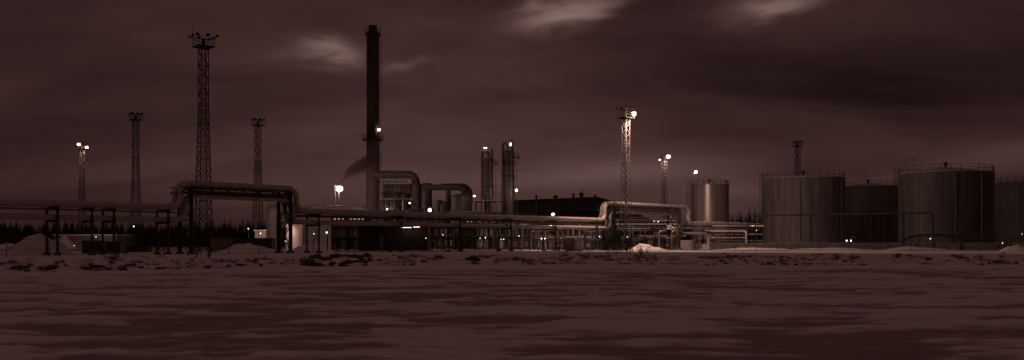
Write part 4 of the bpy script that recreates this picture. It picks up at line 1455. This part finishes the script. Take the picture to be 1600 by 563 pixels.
# ------------------------------------------------------------------ lamps
def flood_pole():
    d = 285; q = P(530, 295, d)
    t = thing('flood_pole', 'very bright floodlight on twin poles left of the chimney', 'lamp', (q.x, d + .4, GZ))
    MB().tube([(q.x - .2, d + .6, GZ), (q.x - .2, d + .6, q.z)], .26, 10).build('pole', 'steel_dark', t)
    MB().tube([(q.x - 1.3, d + .6, GZ), (q.x - 1.3, d + .6, q.z + .6)], .14, 8).build('pole', 'steel_dark', t)
    MB().box((q.x - 1.3, d + .5, q.z + .75), (.7, .5, .45)).build('dead_floodlight', 'steel_dark', t)
    h = MB().box((q.x + .1, d + .35, q.z), (1.9, .4, 1.4)).build('floodlight', 'steel_dark', t)
    MB().ball(q, .85, 12, .85).build('lens', 'lamp_lens', h)
    lamp_light(q, 6500, t, .86)
flood_pole()
globe_lamp('round globe lamp on a dark post right of the left arch', 510.5, 363.5, 168, .25, 330, name='globe_lamp')
globe_lamp('tiny lamp between two trestles right of the left arch', 490.5, 365.5, 205, .14, 260)
globe_lamp('lamp on the front of the flue vessel below the duct bend', 640, 317.5, 300, .28, 150, False, 'wall_lamp')
globe_lamp('bright round lamp just above the rack left of the duct branch', 671.5, 328.5, 262, .65, 900, False, 'wall_lamp')
globe_lamp('lamp on the frame between the domed vessel and slimmer column', 741, 306.5, 280, .45, 380, False, 'wall_lamp', sq=.7)
globe_lamp('round lamp on a post right of the taller column', 807, 297.5, 282, .5, 420, True, 'globe_lamp')
globe_lamp('half dome lamp above the middle of the rack before the hall', 864, 335, 212, .52, 3200, False, 'dome_lamp', sq=.62)
globe_lamp('left one of the twin lamps under the half dome lamp', 846, 373, 217, .25, 330)
globe_lamp('right one of the twin lamps under the half dome lamp', 851.2, 373, 217, .25, 330)
globe_lamp('left one of two small lamps by the right arch bushes', 932.8, 370.7, 226, .18, 160)
globe_lamp('right one of two small lamps by the right arch bushes', 936.8, 370.0, 228, .18, 160)
globe_lamp('flame coloured lamp low between black building and small vessel', 676.6, 375.5, 250, .24, 250, sq=1.5)
globe_lamp('small lamp at the right end of the black building', 665.5, 372.5, 204, .10, 25, False, 'wall_lamp', sq=1.8)
globe_lamp('lamp behind the domed vessel low at its left', 692, 367, 256, .18, 420, False, 'wall_lamp')
globe_lamp('leftmost small lamp under the slimmer column', 750, 372.5, 219, .13, 160)
globe_lamp('brightest small lamp under the slimmer column', 758.5, 371.5, 219, .2, 420)
globe_lamp('left one of the pair of small lamps left of the tall column post', 783, 374, 219, .13, 160)
globe_lamp('right one of the pair of small lamps left of the tall column post', 787, 374, 219, .14, 160)
globe_lamp('lamp inside the low pipe frame, left of the twin lamps', 811, 369, 236, .18, 420, False, 'wall_lamp')
globe_lamp('lamp beside the bent pipe right of the twin lamps', 858, 362, 244, .22, 420, False, 'wall_lamp')
globe_lamp('lamp low on the light mast beside the bushes', 980.3, 370.5, 226, .18, 650, False, 'wall_lamp')
globe_lamp('left bright lamp on the frame behind the right arch', 1022, 346, 250, .2, 420, False, 'wall_lamp')
globe_lamp('right bright lamp on the frame behind the right arch', 1028.5, 346, 250, .32, 900, False, 'wall_lamp')
globe_lamp('lamp behind the low pipes right of the bright clad tank', 1147, 366, 290, .18, 900, False, 'wall_lamp')
globe_lamp('lamp between the dark trestles left of the big tanks', 1182, 360, 262, .14, 160, False, 'wall_lamp')
globe_lamp('small bollard lamp before the largest dark tank', 1453.5, 373.2, 216, .17, 70)
globe_lamp('tiny lamp on the right flank of the largest dark tank', 1546, 329.2, 228, .13, 25, False, 'wall_lamp', mat='lamp_small')
globe_lamp('small lamp over the valve station at the right edge', 1566.5, 380, 205, .13, 40, mat='lamp_small')
globe_lamp('lamp lighting the tank cut by the right edge', 1597, 366, 285, .14, 420, False, 'wall_lamp')
globe_lamp('small lamp among the trees left of the tallest mast', 209, 354, 300, .3, 60, mat='lamp_small')
globe_lamp('tiny lamp over the floodlit shed roof', 388, 357.5, 298, .25, 150, mat='lamp_small')
globe_lamp('lamp on the floodlit shed by the slim silo', 407, 365, 297, .3, 900, False, 'wall_lamp')
globe_lamp('added lamp low right of the small bright snow heap, lighting its front', 116, 384, 291, .14, 420)  # lamp added to light the heap from the front
globe_lamp('lamp on the warehouse wall above the containers', 150, 370.5, 327, .2, 600, False, 'wall_lamp')
globe_lamp('small lamp under the drum frame right of the chimney', 605, 327, 300, .28, 300, False, 'wall_lamp')

globe_lamp('added fill lamp low between the slim silo and the arch tower', 446, 377, 214, .16, 420)  # lamp added to brighten the silo and the tanks beside it
globe_lamp('small lamp at the left foot of the narrow lit tank', 471.5, 373, 226, .16, 420)
def hooded_fill_light(label, px, py, d, power, aim=(0, .75, -1), cone=150):  # added fill lights, hidden behind the rack pipes
    """added fill light under a hood, unseen from the lake, brightening the units behind"""
    q = P(px, py, d)
    t = thing('hooded_fill_light', label, 'lamp', (q.x, d, GZ))
    MB().tube([(q.x, d, GZ - .2), (q.x, d, q.z + .1)], [.09, .06], 8).build('post', 'steel_dark', t)
    a = Vector(aim).normalized()
    hd = MB(); hd.box(q + Vector((0, .05, .16)), (.6, .5, .1)); hd.box(q + Vector((0, -.17, .0)), (.6, .08, .3)); hd.build('hood', 'steel_dark', t)
    MB().ball(q + Vector((0, .12, .0)), .10, 8).build('bulb', 'lamp_lens', t)
    lamp_light(q + Vector((0, .12, 0)), power, t, .11, spot=(aim, cone))
hooded_fill_light('added hooded fill light facing the slim silo', 440, 350, 210, 900, (-.5, .7, -.9))
hooded_fill_light('added hooded fill light facing the narrow lit tank', 474, 350, 205, 700, (-.3, .8, -.8))
hooded_fill_light('added hooded fill light facing the wide low tank', 512, 347, 236, 600, (.1, .9, -.6))
hooded_fill_light('added hooded fill light right of the black building', 684, 349, 250, 420)
hooded_fill_light('added hooded fill light below the slimmer column', 757, 349, 246, 700)
hooded_fill_light('added hooded fill light below the taller column', 806, 350, 248, 700)
hooded_fill_light('added hooded fill light left of the cabinet', 858, 351, 226, 600)
hooded_fill_light('added hooded fill light right of the cabinet', 926, 351, 224, 420)
hooded_fill_light('added hooded fill light left of the floodlit heap', 986, 352, 236, 500)
hooded_fill_light('added hooded fill light over the round tub', 1050, 352, 240, 600)
hooded_fill_light('added hooded fill light over the stacked pipes left of the big tanks', 1140, 346, 240, 380)
hooded_fill_light('added hooded fill light beside the left big tank', 1184, 352, 244, 200, (.4, .8, -.8))
hooded_fill_light('added hooded fill light facing the warehouse at far left', 140, 366, 316, 700, (-.2, .6, -1))
hooded_fill_light('added hooded fill light facing the small floodlit shed', 404, 356, 292, 700, (.1, .8, -1))
def lit_edge_strip(label, px0, px1, py, d):  # glowing strip added in place of the lit snow edge of the roof
    a, b = P(px0, py, d), P(px1, py, d)
    t = thing('lit_edge_strip', label, 'lamp', ((a.x + b.x) / 2, d, a.z))
    MB().box(((a.x + b.x) / 2, d + .12, a.z + .1), (b.x - a.x + .1, .3, .1)).build('strip_backing', 'steel_mid', t)
    MB().box(((a.x + b.x) / 2, d - .05, a.z), (b.x - a.x, .2, .06)).build('tube', 'lamp_small', t)
    lamp_light(((a.x + b.x) / 2, d - .2, a.z - .12), 8, t, .05)
lit_edge_strip('left glowing strip standing in for the lit snow edge of the black building', 626, 643, 355.8, 203.8)
lit_edge_strip('right glowing strip standing in for the lit snow edge of the black building', 646, 656, 355.0, 203.8)

# rows of lit openings far behind, seen between the two rack levels
def lit_row(label, px0, px1, py, d, k, w, h, rows=1, seed=0):
    r_ = random.Random(seed)
    x0, x1 = X(px0, d), X(px1, d); z = Z(py, d)
    t = thing('lit_gallery', label, 'building', ((x0 + x1) / 2, d, GZ))
    MB().box(((x0 + x1) / 2, d + 1.2, (GZ + z + 1.2) / 2), (x1 - x0 + 1, 2.0, z + 1.2 - GZ)).build('wall', 'dark_cladding', t)
    for rr in range(rows):
        for i in range(k):
            if r_.random() < .18: continue
            xx = x0 + (x1 - x0) * (i + .5) / k
            f = MB().box((xx, d + .18, z - rr * .9), (w + .14, .12, h + .14)).build('window', 'steel_dark', t)
            MB().box((xx, d + .10, z - rr * .9), (w * r_.uniform(.5, 1), .06, h)).build('pane', 'window_lit', f)
lit_row('low gallery with a row of lit openings seen left under the columns', 722, 775, 346.5, 270, 9, .5, .28, 1, 1)
lit_row('low gallery with two rows of lit openings under the taller column', 794, 834, 345.5, 272, 9, .45, .26, 2, 2)
lit_row('low gallery with lit openings seen before the wide low tank', 520, 576, 342.5, 248, 9, .6, .4, 1, 3)

# ------------------------------------------------------------------ fence
def fence():
    line = [(X(-60, 112), 112), (X(200, 124), 124), (X(450, 140), 140), (X(750, 168), 168), (X(1050, 212), 212), (X(1350, 205), 205), (X(1660, 192), 192)]
    t = thing('wire_fence', 'long thin wire fence on slim posts along the snowy bank', 'fence', (line[0][0], line[0][1], GZ))
    prev = None
    post_me = None
    wires = [[] for _ in range(4)]
    for (a, b) in zip(line[:-1], line[1:]):
        Ln = math.hypot(b[0] - a[0], b[1] - a[1]); k = max(2, int(Ln / 4.2))
        for i in range(k):
            x = a[0] + (b[0] - a[0]) * i / k; y = a[1] + (b[1] - a[1]) * i / k
            z = gh(x, y)
            if post_me is None:
                o = MB().tube([(x, y, z - .3), (x, y, z + 2.1)], .045, 6).build('post', 'steel_dark', t)
                post_me = o.data; first = Vector((x, y, z))
            else:
                o = bpy.data.objects.new('post', post_me); COL.objects.link(o); o.parent = t
                o.location = Vector((x, y, z)) - first
            for j in range(4):
                wires[j].append((x, y, z + .25 + j * .6))
    for w in wires:
        MB().tube(w, .013, 4, smooth=False).build('wire', 'steel_dark', t)
fence()

# ------------------------------------------------------------------ boulders, grass, shrubs, trees
def boulder_mesh(seed):
    r_ = random.Random(seed)
    m = MB()
    n = 8
    vs, fs = [], []
    for i in range(n + 1):
        for k in range(12):
            th = math.pi * i / n; a = 2 * math.pi * k / 12
            p = Vector((math.sin(th) * math.cos(a), math.sin(th) * math.sin(a), math.cos(th)))
            q = .72 + .5 * float(vnoise(np.array([p.x * 1.7 + seed * 3.1]), np.array([p.y * 1.7 + p.z * 2.3]), seed)[0])
            q += .18 * float(vnoise(np.array([p.x * 5 + seed]), np.array([p.y * 5 + p.z * 5]), seed + 5)[0])
            vs.append((p.x * q, p.y * q * .8, p.z * q * .62))
    for i in range(n):
        for k in range(12):
            k2 = (k + 1) % 12
            fs.append((i * 12 + k, (i + 1) * 12 + k, (i + 1) * 12 + k2, i * 12 + k2))
    m.add(vs, fs)
    return m
BM = []
def boulder(x, y, s, label, seed):
    k = seed % 5
    if len(BM) <= k:
        o = boulder_mesh(len(BM) + 3).build('boulder', 'rock'); BM.append(o.data)
    else:
        o = bpy.data.objects.new('boulder', BM[k]); COL.objects.link(o)
    o.location = (x, y, gh(x, y) + s * .12)
    o.scale = (s * rnd.uniform(.9, 1.6), s, s * rnd.uniform(.7, 1.0))
    o.rotation_euler = (rnd.uniform(-.2, .2), rnd.uniform(-.2, .2), rnd.uniform(0, 6.28))
    tag(o, label, 'boulder', 'dark boulders on the snowy bank')
br = random.Random(5)
sd = 0
def bank_d(px, t):
    """distance of the point a share t up the bank in photo column px"""
    d = 95.0
    for _ in range(4):
        d = float(shore(np.array(X(px, d)))) + t * 22
    return d
for _ in range(42):       # riprap between the left arch and the black building
    px = br.gauss(535, 34); t_ = br.uniform(.30, .85)
    if not 470 < px < 592: continue
    dd = bank_d(px, t_)
    boulder(X(px, dd), dd, br.uniform(.2, .6), 'dark boulder in the stone pile on the bank before the black building', sd); sd += 1
for _ in range(34):
    px = br.uniform(0, 470); dd = bank_d(px, br.uniform(.15, .7))
    boulder(X(px, dd), dd, br.uniform(.10, .30), 'scattered dark stone on the snowy bank in the left half', sd); sd += 1
for px, s in ((742, .7), (733, .5), (735, .35), (22, .4), (36, .5), (80, .4), (148, .45), (160, .35)):
    dd = bank_d(px, .45)
    boulder(X(px, dd), dd, s, 'bigger dark boulder %s' % ('right of the middle of the bank' if px > 500 else 'on the bank at far left'), sd); sd += 1
for _ in range(34):
    px = br.uniform(960, 1600); dd = bank_d(px, br.uniform(.12, .4))
    boulder(X(px, dd), dd, br.uniform(.10, .28), 'scattered dark stone at the foot of the bank in the right half', sd); sd += 1

# dry grass: countless blades
def grass():
    r_ = random.Random(9)
    vs, fs = [], []
    def tuft(x, y, h, n, spread):
        z = gh(x, y)
        for _ in range(n):
            a = r_.uniform(0, 6.28); rr = spread * r_.random() ** .5
            bx, by = x + rr * math.cos(a), y + rr * math.sin(a)
            hh = h * r_.uniform(.45, 1.1)
            ln = r_.uniform(.1, .55) * hh; b = r_.uniform(0, 6.28)
            w = r_.uniform(.012, .026)
            tx, ty = bx + ln * math.cos(b), by + ln * math.sin(b)
            pa = r_.uniform(0, 3.14)
            dx, dy = w * math.cos(pa), w * math.sin(pa)
            o = len(vs)
            mx, my = (bx * .6 + tx * .4), (by * .6 + ty * .4)
            vs.extend([(bx - dx, by - dy, z - .05), (bx + dx, by + dy, z - .05), (mx + dx * .8, my + dy * .8, z + hh * .6), (mx - dx * .8, my - dy * .8, z + hh * .6), (tx, ty, z + hh)])
            fs.append((o, o + 1, o + 2, o + 3)); fs.append((o + 3, o + 2, o + 4))
    def band(p0, p1, t0, t1, count, h0, h1, clump=6):
        k = 0
        while k < count:
            px = r_.uniform(p0, p1); t = r_.uniform(t0, t1)
            sg = r_.choice((2, 5, 9, 16))
            for _ in range(r_.randint(2, clump * 2)):
                q = px + r_.gauss(0, sg); dd = bank_d(q, t + r_.gauss(0, .05))
                tuft(X(q, dd), dd, r_.uniform(h0, h1), r_.randint(14, 26), r_.uniform(.15, .4))
                k += 1
    band(675, 960, .35, .75, 150, .16, .42)
    band(960, 1640, .40, .85, 330, .14, .38)
    band(960, 1640, .12, .35, 90, .12, .3)
    band(-30, 480, .2, .8, 130, .2, .5, 3)
    band(480, 675, .3, .8, 80, .2, .5, 3)
    m = MB(); m.v = [Vector(v) for v in vs]; m.f = [list(f) for f in fs]; m.smooth = [False] * len(fs)
    o = m.build('dry_grass', 'dry_grass')
    tag(o, 'dry dark grass tufts sticking out of the snow along the bank', 'grass', kind='stuff')
grass()

def shrub(label, px, d, h, seed, stems=9, spread=.9):
    r_ = random.Random(seed)
    x = X(px, d); z = gh(x, d)
    t = thing('bare_shrub', label, 'shrub', (x, d, z))
    tw = MB()
    def grow(p, dirn, ln, rad, depth, m):
        q = p + dirn * ln * .55 + Vector((r_.gauss(0, .05), r_.gauss(0, .05), 0)) * ln
        e = q + (dirn + Vector((r_.gauss(0, .15), r_.gauss(0, .15), .12))).normalized() * ln * .5
        m.tube([p, q, e], [rad, rad * .75, rad * .5], 4 if depth < 2 else 3, caps=False, smooth=False)
        if depth < 3:
            for _ in range(r_.randint(2, 4)):
                f = r_.uniform(.25, 1)
                o = p.lerp(q, f * 2) if f < .5 else q.lerp(e, (f - .5) * 2)
                nd = (dirn + Vector((r_.gauss(0, .42), r_.gauss(0, .42), r_.uniform(0, .35)))).normalized()
                grow(o, nd, ln * r_.uniform(.4, .6), rad * .55, depth + 1, tw)
    for s in range(stems):
        a = r_.uniform(0, 6.28)
        m = MB()
        dn = Vector((math.cos(a) * spread * r_.uniform(.1, .5), math.sin(a) * spread * r_.uniform(.1, .5), 1)).normalized()
        grow(Vector((x + .35 * spread * math.cos(a), d + .35 * spread * math.sin(a), z - .15)), dn, h * r_.uniform(.6, 1.0), .028, 0, m)
        m.build('stem', 'twig', t)
    tw.build('twigs', 'twig', t)
    return t
shrub('tall bare shrub left of the mast before the right arch', 951, 150, 3.2, 1, 11)
shrub('dense bare shrub at the left foot of the mast', 962, 148, 3.6, 2, 13)
shrub('bare shrub right at the foot of the mast', 974, 152, 3.0, 3, 10)
shrub('slender bare shrub just right of the mast foot', 984, 149, 2.6, 4, 8)
shrub('low bare shrub before the floodlit heap', 1005, 128, 1.3, 5, 9)
shrub('low bare shrub before the cabinet', 880, 122, 1.2, 6, 9)
shrub('small bare shrub on the bank left of the left arch', 252, 104, 1.5, 7, 7)
shrub('small bare shrub on the bank under the left arch', 322, 106, 1.2, 8, 7)
shrub('thin bare shrub at the bank edge under the tallest mast', 300, 106, 1.4, 9, 6)
shrub('small bare shrub on the bank near the containers', 190, 100, 1.1, 10, 6)

def spruce_mesh(seed, h, lean=.0):
    """trunk and a crown of drooping sprays"""
    r_ = random.Random(seed)
    tr = MB(); tr.tube([(0, 0, 0), (0.05, 0, h * .5), (0, 0, h * .98)], [h * .014, h * .009, .015], 6)
    vs, fs = [], []
    base_r = h * r_.uniform(.19, .25)
    k = 0
    z = h * .06
    while z < h * .985:
        f = (z / h)
        rr = base_r * (1 - f) ** .85 + .06
        for j in range(r_.randint(6, 9) if f < .8 else 5):
            if r_.random() < .10: continue
            a = r_.uniform(0, 6.28)
            ln = rr * r_.uniform(.55, 1.25)
            dx, dy = math.cos(a), math.sin(a)
            drop = ln * r_.uniform(.15, .5) * (1 - f * .6)
            wd = ln * r_.uniform(.22, .36)
            o = len(vs)
            vs.extend([(0, 0, z + .12 * ln), (dx * ln * .55 - dy * wd, dy * ln * .55 + dx * wd, z - drop * .45),
                       (dx * ln, dy * ln, z - drop), (dx * ln * .55 + dy * wd, dy * ln * .55 - dx * wd, z - drop * .45), (dx * ln * .5, dy * ln * .5, z - drop * .1)])
            fs.extend([(o, o + 1, o + 4), (o, o + 4, o + 3), (o + 1, o + 2, o + 4), (o + 4, o + 2, o + 3)])
        z += h * r_.uniform(.016, .026)
    cr = MB(); cr.v = [Vector(v) for v in vs]; cr.f = [list(q) for q in fs]; cr.smooth = [False] * len(fs)
    return tr, cr
SPR = []
for s in range(6):
    SPR.append(spruce_mesh(40 + s, 14.0))
spr_me = []
tcount = {}
def spruce(px, d, h, label, group):
    k = rnd.randrange(6)
    x = X(px, d)
    t = thing('spruce_tree', label, 'tree', (x, d, GZ - .3), rnd.uniform(0, 6.28), group, local=True)
    while len(spr_me) <= k:
        i = len(spr_me)
        tr, cr = SPR[i]
        a = tr.build('trunk', 'bark', origin=(0, 0, 0)); b = cr.build('crown', 'needles', origin=(0, 0, 0))
        spr_me.append((a.data, b.data))
        bpy.data.objects.remove(a); bpy.data.objects.remove(b)
    for nm, me in zip(('trunk', 'crown'), spr_me[k]):
        o = bpy.data.objects.new(nm, me); COL.objects.link(o); o.parent = t
    s = h / 14.0
    t.scale = (s * rnd.uniform(.85, 1.2), s * rnd.uniform(.85, 1.2), s)
    return t
tr_ = random.Random(21)
for i in range(95):
    px = -20 + 450 * i / 95 + tr_.uniform(-3, 3)
    d = tr_.uniform(392, 440)
    top = 349 - 5 * math.sin(px / 45.0) + tr_.uniform(-7, 8) - (4 if px > 330 else 0)
    spruce(px, d, Z(top, d) - GZ, 'dark spruce in the front row of the wood left of the chimney', 'spruces in the left wood')
for i in range(16):
    px = 1136 + 62 * i / 15 + tr_.uniform(-2, 2)
    d = tr_.uniform(385, 430)
    top = (334, 331, 334, 330, 328, 325, 330, 329, 322, 320, 326, 322, 328, 325, 330, 328)[i] + tr_.uniform(-2, 2)
    spruce(px, d, Z(top, d) - GZ, 'dark spruce between the bright clad tank and the left big tank', 'spruces in the right gap')
for i in range(26):
    px = 985 + 110 * i / 25 + tr_.uniform(-2, 2)
    d = tr_.uniform(440, 470)
    spruce(px, d, Z(345 + tr_.uniform(-6, 6), d) - GZ, 'dark spruce far behind the right pipe arch', 'spruces behind the right arch')
# the wood behind the front rows reads as one mass
def far_wood():
    m = MB(); r_ = random.Random(77)
    for i in range(640):
        if i < 450: px = r_.uniform(-60, 560)
        else: px = r_.uniform(960, 1240)
        d = r_.uniform(455, 560)
        tr, cr = SPR[r_.randrange(6)]
        h = r_.uniform(11.0, 14.2) * (1.25 if px > 1120 else 1)
        s = h / 14; a = r_.uniform(0, 6.28); ca, sa = math.cos(a) * s, math.sin(a) * s
        x0 = X(px, d)
        o = len(m.v)
        m.v += [Vector((x0 + v.x * ca - v.y * sa, d + v.x * sa + v.y * ca, GZ - .3 + v.z * s)) for v in cr.v]
        m.f += [[q + o for q in f] for f in cr.f]
    m.smooth = [False] * len(m.f)
    tag(m.build('far_wood', 'needles'), 'dark far spruce wood behind the plant', 'wood', kind='stuff')
far_wood()

# ------------------------------------------------------------------ smoke
def smoke():
    d = 292
    o0 = P(533, 287, d)
    xs_ = [-.3, .3, 1.0, 2.2, 4, 6.5, 9.5, 13, 17, 21]
    ax = lambda x: Vector((x, .04 * max(x, 0) ** 2, 2.05 * math.sqrt(max(x, 0)) + .08 * x))
    pts = [o0 + ax(x) for x in xs_]
    pts[0] = o0 + Vector((0, 0, -.8))
    rad = [.8] + [(.5 + 1.0 * math.sqrt(max(x, 0))) * 1.15 + .3 for x in xs_[1:]]
    m = MB(); m.tube(pts, rad, 20)
    mt = bpy.data.materials.new('smoke')
    mt.use_nodes = True
    nt = mt.node_tree; nt.nodes.clear(); L = nt.links.new
    M = lambda *a, **k: nmath(nt, *a, **k)
    out = nt.nodes.new('ShaderNodeOutputMaterial')
    pv = nt.nodes.new('ShaderNodeVolumePrincipled')
    pv.inputs['Color'].default_value = (.12, .09, .09, 1)
    tc = nt.nodes.new('ShaderNodeTexCoord')
    n = nt.nodes.new('ShaderNodeTexNoise'); n.inputs['Scale'].default_value = .3; n.inputs['Detail'].default_value = 3
    L(tc.outputs['Object'], n.inputs['Vector'])
    sep = nt.nodes.new('ShaderNodeSeparateXYZ'); L(tc.outputs['Object'], sep.inputs[0])
    x, y, z = sep.outputs
    xp = M('MAXIMUM', x, 0.0)
    sq = M('SQRT', xp)
    dz = M('SUBTRACT', z, M('ADD', M('MULTIPLY', sq, 2.05), M('MULTIPLY', xp, .08)))
    dy = M('SUBTRACT', y, M('MULTIPLY', M('MULTIPLY', xp, xp), .04))
    rr = M('ADD', M('MULTIPLY', sq, 1.0), .5)
    q = M('DIVIDE', M('ADD', M('MULTIPLY', dz, dz), M('MULTIPLY', dy, dy)), M('MULTIPLY', rr, rr))
    radial = M('POWER', M('SUBTRACT', 1.0, q, clamp=True), 1.6)
    fall = nt.nodes.new('ShaderNodeMapRange'); fall.interpolation_type = 'SMOOTHSTEP'
    fall.inputs['From Min'].default_value = 0.0; fall.inputs['From Max'].default_value = 12.5
    fall.inputs['To Min'].default_value = 1.0; fall.inputs['To Max'].default_value = 0.0
    L(x, fall.inputs['Value'])
    den = M('MULTIPLY', M('MULTIPLY', radial, fall.outputs[0]), M('ADD', M('MULTIPLY', n.outputs['Fac'], .5), .1))
    L(M('MULTIPLY', den, 5.5), pv.inputs['Density'])
    L(pv.outputs[0], out.inputs['Volume'])
    o = m.build('smoke_plume', mt, None, o0)
    tag(o, 'dark smoke plume drifting right above the bright floodlight', 'smoke', kind='stuff')
smoke()

# tidy: the helper property is not part of the scene
for o in bpy.data.objects:
    if '_o' in o.keys():
        del o['_o']
